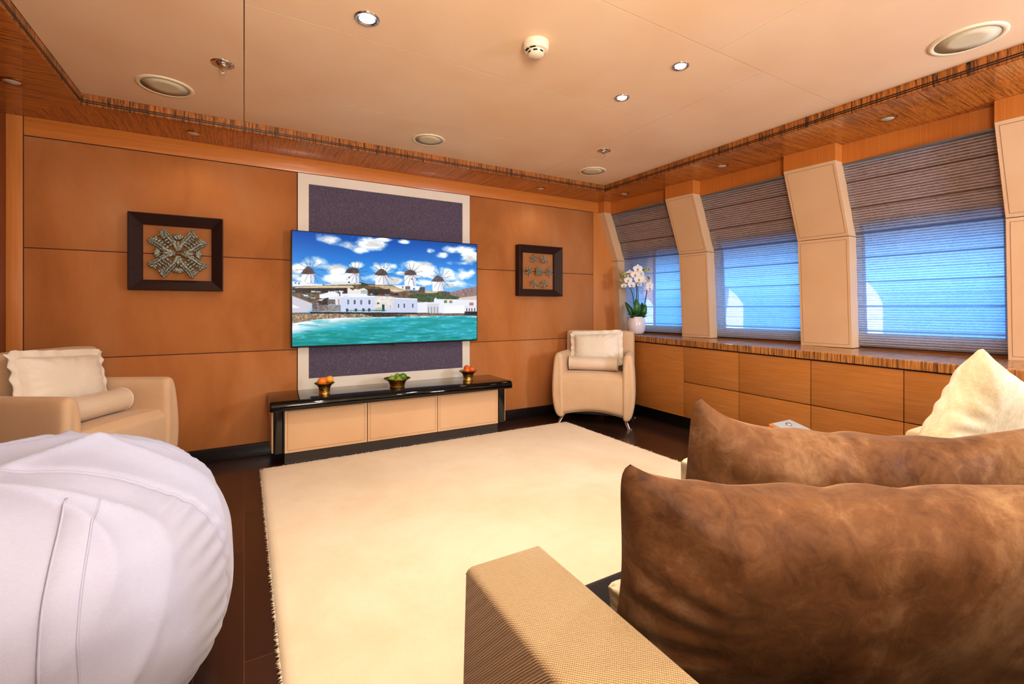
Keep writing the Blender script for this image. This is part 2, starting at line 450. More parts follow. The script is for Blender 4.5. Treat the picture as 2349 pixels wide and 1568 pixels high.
# soffit, fascia
def soffit():
    n = 0
    top = ZC+.012
    m = MB().add([(CX0, YB, ZS), (CX0, CY1, ZS), (WX, WY, ZS), (WX, YB, ZS)], [(0, 1, 2, 3)])
    m.add([(CX0, YB, ZS), (CX0, CY1, ZS), (CX0, CY1, ZS+.002), (CX0, YB, ZS+.002)], [(0, 1, 2, 3)])
    struct(m.build('trim_1', M['zsy']), 'glossy striped wood soffit along the left wall', 'soffit')
    hr = 3.225
    m = MB().add([(CX0, CY1, ZS), (CX1, CY1, ZS), (hr, WY, ZS), (WX, WY, ZS)], [(0, 1, 2, 3)])
    struct(m.build('trim_2', M['zsx']), 'glossy striped wood soffit along the television wall', 'soffit')
    m = MB()
    ys = [YB, 0, .5, 1, 1.5, 2, 2.5, 3, CY1, WY]
    for a, b in zip(ys, ys[1:]):
        xa = CX1 if b <= CY1 else CX1; xb = CX1 if b <= CY1 else hr
        m.add([(xa, a, ZS), (xb, b, ZS), (hx(b)+.14, b, ZS), (hx(a)+.14, a, ZS)], [(0, 1, 2, 3)])
    struct(m.build('trim_3', M['zsy']), 'glossy striped wood soffit above the windows', 'soffit')
    # fascia with two dark inlay lines and a rounded lower nose
    def fascia(name, pts, mat, lab):
        r = None
        for part, prof, mt in (('fascia', [(0, ZS+.022), (0, ZC)], mat),
                               ('nose', [(.012, ZS), (.004, ZS+.003), (.0, ZS+.008), (-.002, ZS+.012), (0, ZS+.022)], mat),
                               ('inlay', [(-.0025, ZS+.013), (-.0035, ZS+.016), (-.0025, ZS+.019)], M['darkline']),
                               ('inlay', [(-.0025, ZS+.024), (-.0035, ZS+.027), (-.0025, ZS+.030)], M['darkline'])):
            mb = MB()
            (x0, y0), (x1, y1), (nx, ny) = pts
            for (o0, z0), (o1, z1) in zip(prof, prof[1:]):
                mb.quad((x0+nx*o0, y0+ny*o0, z0), (x1+nx*o0, y1+ny*o0, z0), (x1+nx*o1, y1+ny*o1, z1), (x0+nx*o1, y0+ny*o1, z1))
            ob = mb.build(name if r is None else part, mt, r)
            if r is None: r = ob
        struct(r, lab, 'fascia')
    fascia('trim_4', ((CX0, YB), (CX0, CY1), (-1, 0)), M['zy'], 'upright striped wood edge of the ceiling recess, left side')
    fascia('trim_5', ((CX0, CY1), (CX1, CY1), (0, 1)), M['zx'], 'upright striped wood edge of the ceiling recess, television side')
    fascia('trim_6', ((CX1, CY1), (CX1, YB), (1, 0)), M['zy'], 'upright striped wood edge of the ceiling recess, window side')
soffit()

# back wall
def back_wall():
    w = struct(MB().box(WX-.1, 4.1, WY+.004, WY+.1, 0, 2.3).build('wall_back', M['joint']), 'television wall clad in tan suede panels', 'wall')
    g = .0025
    def pan(name, x0, x1, z0, z1, mat, y=WY): return MB().box(x0, x1, y, WY+.006, z0, z1).build(name, mat, w, bevel=.0015, seg=2)
    for x0, x1 in ((-1.108, .340), (1.742, 3.165)):
        for z0, z1 in ((.09, .743), (.743, 1.401), (1.401, 2.053)):
            pan('suede_panel', x0+g, x1-g, z0+g, z1-g, M['suede'])
    pan('header_band', -1.106, 3.6, 2.056, ZS, M['header'])
    pan('wood_post', WX, -1.110, 0, ZS, M['post'])
    pan('wood_post', 3.167, 4.05, 0, 2.055, M['post'])
    struct(MB().box(-1.11, 3.25, WY-.014, WY+.004, 0, .088).build('baseboard_back', M['base'], bevel=.002), 'dark baseboard under the suede panels', 'baseboard')
back_wall()
struct(MB().box(WX-.1, WX, YB, WY, 0, 2.3).build('wall_left', M['leftwall']), 'reddish brown wooden left wall', 'wall')
struct(MB().box(WX-.1, 4.1, YB-.1, YB, 0, 2.3).build('wall_front', M['frontwall']), 'wooden wall behind the viewer', 'wall')

# hull side: sloped wall with three windows, pillars, headers
BAYS = [(2.972, 3.655), (1.925, 2.655), (.825, 1.575)]           # window bays between the pillars
PILL = [(3.655, 3.733), (2.655, 2.935), (1.575, 1.905), (.46, .825)]
def hull():
    m = MB(); off = .19
    def strip(y0, y1, zs):
        ny = 4
        for k in range(ny):
            a = y0+(y1-y0)*k/ny; b = y0+(y1-y0)*(k+1)/ny
            for z0, z1 in zip(zs, zs[1:]):
                m.quad((hx(a)+poff(z0)+off, a, z0), (hx(b)+poff(z0)+off, b, z0), (hx(b)+poff(z1)+off, b, z1), (hx(a)+poff(z1)+off, a, z1))
    W0, W1 = .855, 1.66
    for y0, y1 in BAYS:
        strip(y0-.03, y1+.03, [W1, 2.045, 2.3]); strip(y0-.03, y1+.03, [0, W0])
        strip(y0-.03, y0+.04, [W0, 1.55, W1]); strip(y1+.015, y1+.03, [W0, 1.55, W1])
    prev = 3.74
    for y0, y1 in BAYS: strip(y1+.03, prev, [0, 1.55, 2.045, 2.3]); prev = y0-.03
    strip(YB, prev, [0, 1.55, 2.045, 2.3])
    w = struct(m.build('wall_right', M['hullwood']), 'window side wall that leans in towards the ceiling', 'wall')
    # wooden header above blinds
    mb = MB(); ys = [YB]+[x for b in reversed(BAYS) for x in b]+[WY]
    N = 24
    for k in range(N):
        a = YB+(WY-YB)*k/N; b = YB+(WY-YB)*(k+1)/N
        mb.hexa([(hx(a)+.095, a, 2.035), (hx(b)+.095, b, 2.035), (hx(b)+.2, b, 2.035), (hx(a)+.2, a, 2.035),
                 (hx(a)+.095, a, ZS+.02), (hx(b)+.095, b, ZS+.02), (hx(b)+.2, b, ZS+.02), (hx(a)+.2, a, ZS+.02)])
    struct(mb.build('trim_7', M['hullwood']), 'wooden pelmet band above the window blinds', 'trim')
    for i, (y0, y1) in enumerate(PILL):
        lab = ['narrow beige leather pillar in the corner beside the orchid', 'beige leather wall pillar between the first and second window from the corner',
               'beige leather wall pillar between the second and third window from the corner', 'beige leather wall pillar at the right edge of the picture'][i]
        h = MB().hexa([(hx(y)+o, y, z) for z in (2.048, ZS-.001) for y, o in ((y0, 0), (y1, 0), (y1, .094), (y0, .094))]).build('trim_%d' % (8+i), M['hullwood'])
        struct(h, lab, 'pillar')
        def pad(name, z0, z1):
            b = MB(); d = .10
            P = lambda y, z, o=0: (hx(y)+poff(z)+o, y, z)
            b.hexa([P(y0, z0), P(y1, z0), P(y1, z0, d+.08), P(y0, z0, d+.08), P(y0, z1), P(y1, z1), P(y1, z1, d+.08), P(y0, z1, d+.08)])
            # stitched border on the face
            if y1-y0 > .1:
                iy, iz, wd = .016, .02, .002
                def q(ya, yb, za, zb): b.quad(P(ya, za, -.0006), P(yb, za, -.0006), P(yb, zb, -.0006), P(ya, zb, -.0006), 1)
                q(y0+iy, y0+iy+wd, z0+iz, z1-iz); q(y1-iy-wd, y1-iy, z0+iz, z1-iz)
                q(y0+iy, y1-iy, z0+iz, z0+iz+wd); q(y0+iy, y1-iy, z1-iz-wd, z1-iz)
            return b.build(name, [M['pad'], M['stitch']], h)
        zb = zc((y0+y1)/2)+.002
        pad('upper_pad', 1.553, 2.047); pad('lower_pad', zb, 1.549)
    # windows: frame, pane, outer reveal
    for i, (y0, y1) in enumerate(BAYS):
        a, b = y0+.04, y1+.012; o = off+.004
        def P(y, z, e=0): return (hx(y)+poff(z)+o+e, y, z)
        fr = MB()
        for ya, yb, za, zb in ((a-.02, b+.02, W0-.02, W0+.012), (a-.02, b+.02, W1-.012, W1+.02), (a-.02, a+.012, W0, 1.55), (b-.012, b+.02, W0, 1.55), (a-.02, a+.012, 1.55, W1), (b-.012, b+.02, 1.55, W1)):
            fr.hexa([P(ya, za), P(yb, za), P(yb, za, .04), P(ya, za, .04), P(ya, zb), P(yb, zb), P(yb, zb, .04), P(ya, zb, .04)])
        f = struct(fr.build('window_%d' % (i+1), M['tvblack']), ['window nearest the corner, behind its blind', 'middle window, behind its blind', 'widest window on the right, behind its blind'][i], 'window')
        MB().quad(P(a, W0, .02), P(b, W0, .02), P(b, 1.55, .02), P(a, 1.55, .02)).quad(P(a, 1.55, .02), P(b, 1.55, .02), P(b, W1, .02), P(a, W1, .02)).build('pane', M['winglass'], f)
        rv = MB(); x0 = hx(b)+.44; d = .30
        rv.prism([(x0, .6), (x0+d, .6), (x0+d, 1.08), (x0+d*.7, 1.16), (x0, 1.27)], b+.0, b+.05, 'y')
        rv.build('outer_reveal', M['outer'], f)
hull()

# roman blinds
BL = ['dark taupe roman blind on the narrow window behind the orchid', 'taupe roman blind on the middle window, lit blue from outside', 'widest taupe roman blind, on the right window beside the framing pillar']
for i, (y0, y1) in enumerate(BAYS):
    y0b, y1b = y0+.002, y1-.002
    r = thing('roman_blind', BL[i], 'blind', ((hx(y0)+.1), (y0+y1)/2, zc(y0)), group='roman blinds on the windows')
    org = r.location
    ztop, zbot = 2.0345, zc(y1)+.012
    def fab(u, v):
        z = ztop+(zbot-ztop)*v; y = y0b+(y1b-y0b)*u
        ph = ((z+.134) % .17)/.17
        sag = .007*math.sin(PI*ph)**.7 if ph > 0 else 0
        return (hx(y)+poff(z)+.102-sag, y, z)
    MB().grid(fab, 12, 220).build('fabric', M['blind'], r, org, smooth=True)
    MB().tube([(hx(y)+poff(zbot)+.100, y, zbot+.002) for y in (y0b+.004, (y0b+y1b)/2, y1b-.004)], .006).build('bottom_bar', M['darkline'], r, org)
    MB().box(hx(y1)+.098, hx(y0)+.106, y0b+.001, y1b-.001, 2.022, 2.034).build('head_rail', M['taupe'], r, org)

# counter and cabinet units
def counter():
    m = MB(); N = 16; y0, y1 = .075, 3.728
    for k in range(N):
        a = y0+(y1-y0)*k/N; b = y0+(y1-y0)*(k+1)/N
        t = .053
        m.hexa([(xf(a)-.004, a, zc(a)-t), (xf(b)-.004, b, zc(b)-t), (hx(b)+.42, b, zc(b)-t), (hx(a)+.42, a, zc(a)-t),
                (xf(a)-.004, a, zc(a)), (xf(b)-.004, b, zc(b)), (hx(b)+.42, b, zc(b)), (hx(a)+.42, a, zc(a))])
    org = (xf(1.7), 1.7, .7)
    # drop inner faces between segments
    o = m.build('countertop', M['zcount'], None, org)
    bm = bmesh.new(); bm.from_mesh(o.data)
    cnt = {}
    for f in bm.faces: cnt.setdefault(tuple(round(c, 4) for c in f.calc_center_median()), []).append(f)
    bmesh.ops.delete(bm, geom=[f for fs in cnt.values() if len(fs) > 1 for f in fs], context='FACES')
    bm.to_mesh(o.data); bm.free()
    b = o.modifiers.new('soft', 'BEVEL'); b.width = .006; b.segments = 3; b.limit_method = 'ANGLE'; b.angle_limit = math.radians(40)
    tag(o, 'glossy striped wood countertop running under the windows', 'countertop')
    U = [(2.66, 3.722, 1, 'oak cabinet with one tall door, behind the corner armchair'),
         (2.14, 2.66, 2, 'oak cabinet of two drawers, just right of the tall door beside the corner armchair'),
         (1.62, 2.14, 2, 'oak cabinet of two drawers, above the left part of the grey plate'),
         (1.12, 1.62, 2, 'widest looking oak cabinet of two drawers, right of the grey plate'),
         (.60, 1.12, 2, 'oak cabinet of two drawers, its front partly hidden by the ivory cushion'),
         (.08, .60, 2, 'oak cabinet of two drawers at the right edge, behind the ivory cushion')]
    for y0, y1, n, lab in U:
        r = thing('cabinet_unit', lab, 'cabinet', (xf((y0+y1)/2)+.2, (y0+y1)/2, 0), group='cabinet units under the windows'); og = r.location
        def H(yA, yB, zA, zB, o0, o1, name, mat, bev=0):
            q = MB().hexa([(xf(yA)+o0, yA, sh(yA, zA)), (xf(yB)+o0, yB, sh(yB, zA)), (xf(yB)+o1, yB, sh(yB, zA)), (xf(yA)+o1, yA, sh(yA, zA)),
                       (xf(yA)+o0, yA, sh(yA, zB)), (xf(yB)+o0, yB, sh(yB, zB)), (xf(yB)+o1, yB, sh(yB, zB)), (xf(yA)+o1, yA, sh(yA, zB))])
            return q.build(name, mat, r, og, bevel=bev, seg=2)
        H(y0+.0005, y1-.0005, .11, .702, .03, .16, 'carcass', M['dark'])
        H(y0+.0005, y1-.0005, 0.0, .11, .07, .15, 'plinth', M['plinthdark'])
        g = .0022
        if n == 1: H(y0+g, y1-g, .113, .697, .012, .03, 'door', M['cab'], .001)
        else:
            H(y0+g, y1-g, .408, .697, .012, .03, 'drawer', M['cab'], .001)
            H(y0+g, y1-g, .113, .403, .012, .03, 'drawer', M['cab'], .001)
counter()

# ------------------------------------------------------------------ television wall
def acoustic():
    r = thing('acoustic_panel', 'tall purple grey cloth panel in a pale frame behind the television', 'panel', (1.04, WY, .44)); og = r.location
    x0, x1, z0, z1 = .343, 1.738, .30, 2.05; a0, a1, b0, b1 = .417, 1.667, .523, 1.975
    f = MB()
    for q in ((x0, a0, z0, z1), (a1, x1, z0, z1), (a0, a1, z0, b0), (a0, a1, b1, z1)): f.box(q[0], q[1], WY-.008, WY+.003, q[2], q[3])
    f.build('frame', M['creamlac'], r, og)
    MB().box(a0, a1, WY-.004, WY+.003, b0, b1).build('cloth', M['cloth'], r, og)
acoustic()

def paint_screen(W=480, Hh=272, S=2):
    w, h = W*S, Hh*S
    # photo-crop corners of the picture -> unit square (projective)
    Q = [(100, 140), (2258, 305), (2245, 1415), (95, 1490)]
    A = []; B = []
    for (x, y), (u, v) in zip(Q, ((0, 0), (1, 0), (1, 1), (0, 1))):
        A.append([x, y, 1, 0, 0, 0, -u*x, -u*y]); B.append(u)
        A.append([0, 0, 0, x, y, 1, -v*x, -v*y]); B.append(v)
    hm = np.linalg.solve(np.array(A, float), np.array(B, float))
    def T(p):
        d = hm[6]*p[0]+hm[7]*p[1]+1
        return ((hm[0]*p[0]+hm[1]*p[1]+hm[2])/d*w, (hm[3]*p[0]+hm[4]*p[1]+hm[5])/d*h)
    yy, xx = np.mgrid[0:h, 0:w].astype(float)
    rng = np.random.RandomState(5)
    def vnoise(sx, sy):
        g = rng.rand(int(h/sy)+3, int(w/sx)+3)
        fx = xx/sx; fy = yy/sy; ix = fx.astype(int); iy = fy.astype(int); tx = fx-ix; ty = fy-iy
        tx = tx*tx*(3-2*tx); ty = ty*ty*(3-2*ty)
        return (g[iy, ix]*(1-tx)+g[iy, ix+1]*tx)*(1-ty)+(g[iy+1, ix]*(1-tx)+g[iy+1, ix+1]*tx)*ty
    def fbm(sx, sy, n=5):
        a = 0; s = 0; k = 1
        for i in range(n): a = a+vnoise(max(1.5, sx), max(1.5, sy))*k; s += k; k *= .55; sx /= 2; sy /= 2
        return a/s
    img = np.zeros((h, w, 3))
    t = (yy/h)[..., None]
    c0, c1, c2 = np.array([22, 84, 172.]), np.array([58, 146, 226.]), np.array([150, 204, 240.])
    img[:] = np.where(t < .3, c0+(c1-c0)*(t/.3), c1+(c2-c1)*np.clip((t-.3)/.3, 0, 1))
    n1 = fbm(110, 60); n2 = fbm(60, 36)
    al = np.zeros((h, w))
    for cx, cy, rx, ry in [(580, 240, 230, 75), (720, 310, 190, 70), (1030, 310, 240, 85), (900, 375, 130, 50), (1180, 245, 120, 26), (1400, 270, 80, 30), (1720, 380, 60, 42), (1840, 430, 100, 38),
                           (2080, 360, 210, 60), (2180, 450, 150, 120), (380, 540, 200, 110), (600, 600, 160, 80), (190, 560, 140, 90), (600, 690, 220, 62), (880, 545, 110, 50), (1120, 560, 180, 80),
                           (1020, 690, 150, 50), (1280, 725, 120, 40), (1600, 600, 230, 100), (1900, 650, 290, 95), (2100, 605, 150, 60), (1650, 745, 130, 40), (2050, 775, 260, 50), (2080, 530, 180, 36), (160, 700, 130, 60), (1380, 640, 80, 26)]:
        x, y = T((cx, cy)); x2, _ = T((cx+rx, cy)); _, y2 = T((cx, cy+ry)); sx = max(3, x2-x); sy = max(3, y2-y)
        d = 1-((xx-x)/sx)**2-((yy-y)/sy)**2
        al = np.maximum(al, np.clip(d*1.0+(n1-.5)*2.4+(n2-.5)*1.6, 0, 1)*np.clip((d+.9)*1.2, 0, 1))
    al = np.clip(al*1.3, 0, 1)[..., None]
    shade = np.clip(1.05-.5*np.clip(fbm(80, 40)-.45, 0, 1)[..., None]*2, .84, 1)
    img = img*(1-al)+al*np.array([250, 251, 253.])*shade
    def poly(pts, col, noise_amt=0, tex=None):
        P = [T(p) for p in pts]
        x0 = max(0, int(min(p[0] for p in P))-1); x1 = min(w, int(max(p[0] for p in P))+2); y0 = max(0, int(min(p[1] for p in P))-1); y1 = min(h, int(max(p[1] for p in P))+2)
        if x1 <= x0 or y1 <= y0: return
        X = xx[y0:y1, x0:x1]+.5; Y = yy[y0:y1, x0:x1]+.5; ins = np.zeros(X.shape, bool)
        for i in range(len(P)):
            (ax, ay), (bx, by) = P[i], P[(i+1) % len(P)]
            if ay == by: continue
            c = ((ay > Y) != (by > Y)) & (X < (bx-ax)*(Y-ay)/(by-ay)+ax); ins ^= c
        c = np.array(col, float)[None, None, :]*np.ones(X.shape+(1,))
        if noise_amt: c = c*(1+noise_amt*(tex[y0:y1, x0:x1][..., None]-.5)*2)
        img[y0:y1, x0:x1][ins] = np.clip(c, 0, 255)[ins]
    def line(a, b, col, wd=5):
        dx, dy = b[0]-a[0], b[1]-a[1]; L = math.hypot(dx, dy) or 1; nx, ny = -dy/L*wd/2, dx/L*wd/2
        poly([(a[0]+nx, a[1]+ny), (b[0]+nx, b[1]+ny), (b[0]-nx, b[1]-ny), (a[0]-nx, a[1]-ny)], col)
    def rect(x0, y0, x1, y1, col, **k): poly([(x0, y0), (x1, y0), (x1, y1), (x0, y1)], col, **k)
    tx = fbm(14, 10); tf = fbm(5, 4, 3)
    poly([(1900, 880), (1990, 850), (2100, 825), (2250, 793), (2250, 960), (1900, 960)], (150, 125, 120), .35, tf)
    poly([(2040, 930), (2250, 905), (2250, 960), (2040, 955)], (215, 200, 180))
    poly([(90, 800), (300, 785), (480, 770), (900, 757), (1250, 780), (1450, 840), (1650, 850), (1800, 838), (1940, 862), (1940, 980), (90, 980)], (118, 96, 74), .4, tx)
    poly([(150, 800), (480, 785), (800, 785), (820, 810), (110, 818)], (214, 196, 164))
    poly([(980, 785), (1200, 780), (1350, 815), (1500, 845), (1400, 850), (1240, 845), (1100, 800)], (196, 172, 138), .2, tx)
    poly([(1240, 820), (1400, 850), (1300, 862), (1250, 850)], (220, 202, 176))
    poly([(1650, 845), (1800, 850), (1780, 885), (1640, 870)], (205, 186, 158))
    poly([(1440, 905), (1520, 882), (1640, 878), (1830, 866), (1960, 900), (2060, 920), (2020, 950), (1760, 955), (1700, 990), (1580, 965)], (72, 88, 40), .55, tf)
    poly([(960, 760), (900, 745), (815, 738), (810, 755), (880, 775), (960, 790), (990, 778)], (66, 72, 40), .5, tf)
    rect(100, 812, 740, 870, (66, 56, 48), noise_amt=.4, tex=tf)
    rect(975, 825, 1240, 880, (74, 62, 52), noise_amt=.4, tex=tf)
    # windmills
    def mill(xl, xr, yt, yb, apex, hub, spokes):
        poly([(xl, yt), (xr, yt), (xr-2, yb), (xl+2, yb)], (244, 244, 250)); poly([(xl+(xr-xl)*.68, yt), (xr, yt), (xr-2, yb), (xl+(xr-xl)*.7, yb)], (214, 216, 230))
        wdt = xr-xl; cy = yt+12
        poly([(xl-8, cy), (xl+wdt*.15, cy-wdt*.3), (apex[0]-12, apex[1]), (apex[0]+12, apex[1]), (xr-wdt*.12, cy-wdt*.3), (xr+8, cy), (xr-20, cy+5), (xl+wdt*.5, cy+9), (xl+18, cy+4)], (96, 82, 72), .5, tf)
        for x, y in spokes: line(hub, (x, y), (84, 70, 76), 4)
        line((hub[0]-9, hub[1]), (hub[0]+9, hub[1]), (150, 60, 55), 12)
    mill(208, 357, 632, 755, (283, 560), (312, 600), [(165, 512), (225, 455), (308, 435), (388, 460), (450, 523), (475, 603), (460, 688), (400, 747), (318, 750), (243, 742), (175, 685), (148, 600)])
    mill(722, 880, 622, 755, (800, 575), (838, 630), [(762, 503), (832, 487), (898, 503), (950, 555), (975, 618), (965, 690), (925, 740), (850, 745), (790, 740), (730, 715)])
    mill(1066, 1210, 648, 775, (1138, 588), (1163, 645), [(1063, 567), (1110, 517), (1175, 507), (1240, 533), (1285, 590), (1290, 655), (1275, 718), (1225, 765), (1160, 770), (1100, 750), (1065, 690), (1038, 632)])
    mill(1405, 1545, 645, 790, (1472, 600), (1487, 645), [(1392, 553), (1462, 513), (1528, 515), (1592, 548), (1625, 615), (1628, 685), (1588, 748), (1520, 785), (1450, 780), (1400, 740), (1355, 690)])
    mill(1733, 1868, 722, 850, (1798, 668), (1838, 700), [(1745, 602), (1802, 570), (1872, 573), (1930, 608), (1962, 675), (1958, 743), (1932, 803), (1868, 835), (1800, 840), (1752, 806), (1722, 738), (1712, 665)])
    rect(757, 680, 770, 698, (50, 80, 130)); rect(1486, 702, 1498, 716, (40, 50, 80))
    poly([(100, 735), (200, 745), (270, 758), (455, 770), (450, 785), (100, 790)], (236, 236, 242)); rect(128, 745, 150, 760, (60, 120, 180)); rect(172, 752, 186, 768, (60, 70, 90))
    poly([(545, 735), (770, 735), (770, 760), (545, 765)], (226, 226, 234)); poly([(470, 770), (900, 757), (900, 768), (470, 778)], (240, 238, 236)); rect(752, 738, 770, 756, (40, 50, 70))
    poly([(1270, 780), (1415, 785), (1415, 835), (1340, 815)], (234, 234, 242)); poly([(1475, 790), (1650, 797), (1585, 838), (1475, 835)], (238, 238, 244)); rect(1508, 814, 1530, 834, (50, 90, 150)); rect(1380, 795, 1392, 820, (60, 70, 90))
    poly([(1590, 800), (1648, 800), (1645, 870), (1560, 870)], (92, 78, 66), .4, tf); rect(1415, 795, 1475, 828, (130, 110, 84))
    poly([(1840, 850), (1935, 860), (1935, 905), (1840, 870)], (90, 76, 64), .4, tf)
    # parked cars
    cr = random.Random(3)
    for x, y in [(110, 845), (185, 862), (345, 850), (405, 853), (470, 858), (545, 855), (610, 850), (668, 848), (240, 885), (290, 910), (345, 925), (1035, 882), (1085, 878), (1150, 885), (1205, 890), (1260, 885), (1310, 888), (260, 895), (1060, 890)]:
        col = cr.choice([(226, 228, 232), (60, 66, 84), (120, 56, 56), (120, 150, 170), (226, 228, 232), (205, 208, 214), (40, 44, 50), (170, 190, 200)])
        poly([(x-28, y+12), (x-25, y-2), (x-14, y-13), (x+12, y-13), (x+23, y-2), (x+28, y+12)], col); poly([(x-18, y-3), (x-12, y-13), (x+12, y-13), (x+20, y-3)], (44, 52, 64))
    # ramp, houses
    poly([(90, 880), (330, 975), (440, 945), (440, 990), (330, 1000), (90, 905)], (122, 104, 88), .3, tf)
    poly([(90, 900), (330, 992), (325, 1040), (270, 1090), (90, 1105)], (206, 202, 212)); poly([(90, 1000), (200, 1045), (90, 1045)], (238, 238, 244))
    poly([(415, 890), (570, 850), (645, 880), (640, 960), (415, 930)], (236, 236, 244)); rect(740, 830, 800, 880, (240, 240, 246)); poly([(740, 820), (760, 808), (800, 845), (830, 822), (870, 830), (930, 812), (978, 840), (978, 885), (740, 885)], (232, 226, 222)); rect(900, 838, 975, 884, (150, 176, 176))
    for x in (915, 935, 955): rect(x, 838, x+4, 884, (240, 240, 240))
    rect(330, 1000, 520, 1085, (136, 124, 122), noise_amt=.5, tex=tf); poly([(390, 955), (470, 935), (520, 925), (520, 1010), (415, 1010)], (70, 60, 56), .5, tf); poly([(385, 955), (470, 938), (440, 962)], (236, 236, 240))
    poly([(520, 925), (665, 905), (665, 1005), (520, 1010)], (224, 224, 232)); rect(510, 945, 600, 1005, (120, 112, 108), noise_amt=.4, tex=tf); rect(515, 1012, 665, 1085, (150, 144, 144), noise_amt=.35, tex=tf); rect(630, 940, 650, 1005, (190, 170, 150))
    for x in (340, 360, 378): rect(x, 1005, x+6, 1045, (40, 38, 40))
    poly([(1058, 905), (1285, 915), (1285, 1090), (1058, 1090)], (226, 220, 214), .12, tx)
    poly([(660, 910), (1058, 905), (1058, 1095), (660, 1085)], (206, 212, 236)); poly([(660, 912), (1058, 903), (1058, 918), (660, 922)], (240, 240, 248)); rect(658, 860, 682, 912, (232, 232, 242)); poly([(680, 880), (960, 880), (985, 908), (680, 908)], (236, 236, 244))
    for x, yt, yb in ((738, 950, 1005), (812, 950, 1005), (890, 952, 1006), (985, 953, 1006)): rect(x-5, yt-5, x+32, yb+4, (240, 240, 246)); rect(x, yt, x+24, yb, (74, 88, 100)); rect(x+10, yt, x+13, yb, (200, 210, 220))
    for x in (722, 824, 912, 978): rect(x, 1052, x+28, 1088, (60, 84, 84))
    poly([(1285, 928), (1555, 940), (1555, 1102), (1190, 1098), (1190, 995), (1210, 995), (1210, 1050), (1265, 1050), (1265, 985), (1285, 985)], (202, 208, 232)); poly([(1285, 926), (1555, 938), (1555, 948), (1285, 938)], (240, 240, 248))
    for x in (1328, 1395, 1494): rect(x-4, 988, x+22, 1053, (238, 238, 246)); rect(x, 995, x+16, 1048, (80, 92, 110))
    rect(1085, 982, 1112, 1002, (70, 66, 50)); rect(1142, 1005, 1172, 1085, (30, 84, 66)); rect(1060, 1045, 1145, 1086, (196, 188, 184)); rect(1232, 1015, 1250, 1045, (214, 180, 130))
    line((740, 1075), (1190, 1076), (60, 110, 96), 8)
    for x in range(750, 1190, 30): line((x, 1072), (x, 1090), (60, 110, 96), 5)
    poly([(1557, 985), (1655, 978), (1750, 985), (1750, 942), (2250, 955), (2250, 1090), (2110, 1115), (1557, 1105)], (228, 230, 240)); rect(1760, 930, 1782, 950, (236, 236, 244)); rect(1868, 958, 1905, 990, (120, 130, 70)); rect(1928, 960, 1965, 992, (150, 140, 90)); rect(2165, 985, 2215, 1020, (190, 130, 110))
    poly([(1670, 1000), (1810, 995), (1810, 1110), (1670, 1112)], (210, 210, 214))
    for x in (1680, 1715, 1750, 1785): rect(x, 1035, x+12, 1105, (150, 152, 160))
    poly([(1870, 1030), (2105, 1015), (2105, 1110), (1870, 1112)], (240, 240, 246))
    for x in (2128, 2158, 2188, 2220): rect(x, 1050, x+12, 1088, (90, 84, 76))
    rect(2108, 1028, 2250, 1045, (220, 222, 236)); rect(2108, 1090, 2250, 1128, (48, 42, 40), noise_amt=.4, tex=tf)
    poly([(300, 1088), (900, 1098), (1650, 1104), (1745, 1110), (2110, 1112), (2250, 1118), (2250, 1140), (300, 1112)], (64, 54, 50), .5, tf)
    poly([(90, 1100), (310, 1098), (310, 1125), (90, 1125)], (128, 110, 100), .4, tf)
    poly([(90, 1122), (500, 1112), (1060, 1118), (1900, 1128), (1060, 1158), (500, 1190), (180, 1222), (90, 1225)], (160, 136, 112), .65, tf)
    poly([(920, 1120), (1250, 1120), (1460, 1135), (1200, 1160), (1060, 1155)], (84, 66, 52), .6, tf)
    poly([(1560, 1110), (2100, 1118), (2100, 1140), (1560, 1140)], (130, 106, 84), .6, tf)
    # sea
    hz = np.array([T((x, 1150))[1] for x in (100, 2240)])
    edge = hz[0]+(hz[1]-hz[0])*xx/w
    shore = edge+np.interp(xx[0], [T((x, 1200))[0] for x in (95, 400, 700, 1000, 1400, 2240)], [.055*h, .02*h, .005*h, .004*h, -.006*h, -.006*h])[None, :]
    wv = fbm(130, 12, 5); wv2 = fbm(46, 7, 4); d = (yy-shore)/(h*.2)
    sea = np.zeros_like(img); dd = np.clip(d, 0, 1)[..., None]
    base = np.array([48, 168, 178.])*(1-dd)+np.array([42, 156, 160.])*dd
    sea[:] = base; k = np.clip((wv-.47)*5, -1, 1)[..., None]; sea = sea+k*np.array([-16, -14, -26.]); k2 = np.clip((wv2-.55)*4, 0, 1)[..., None]; sea = sea+k2*np.array([46, 40, 42.])
    foam = np.clip(1.5-d*2.4-(xx/w-.05)*2.4, 0, 1)*np.clip((fbm(70, 14, 5)-.3)*4, 0, 1)
    foam = np.maximum(foam, np.clip(1-np.abs(d-.02)*14, 0, 1)*np.clip((fbm(40, 5)-.42)*6, 0, 1)*np.clip(1.6-xx/w*.6, 0, 1))[..., None]
    sea = sea*(1-foam)+foam*np.array([238, 242, 248.])
    mk = (yy > shore)[..., None]; img = np.where(mk, sea, img)
    img = img.reshape(Hh, S, W, S, 3).mean((1, 3))/255
    return np.where(img <= .04045, img/12.92, ((np.clip(img, 0, 1)+.055)/1.055)**2.4)

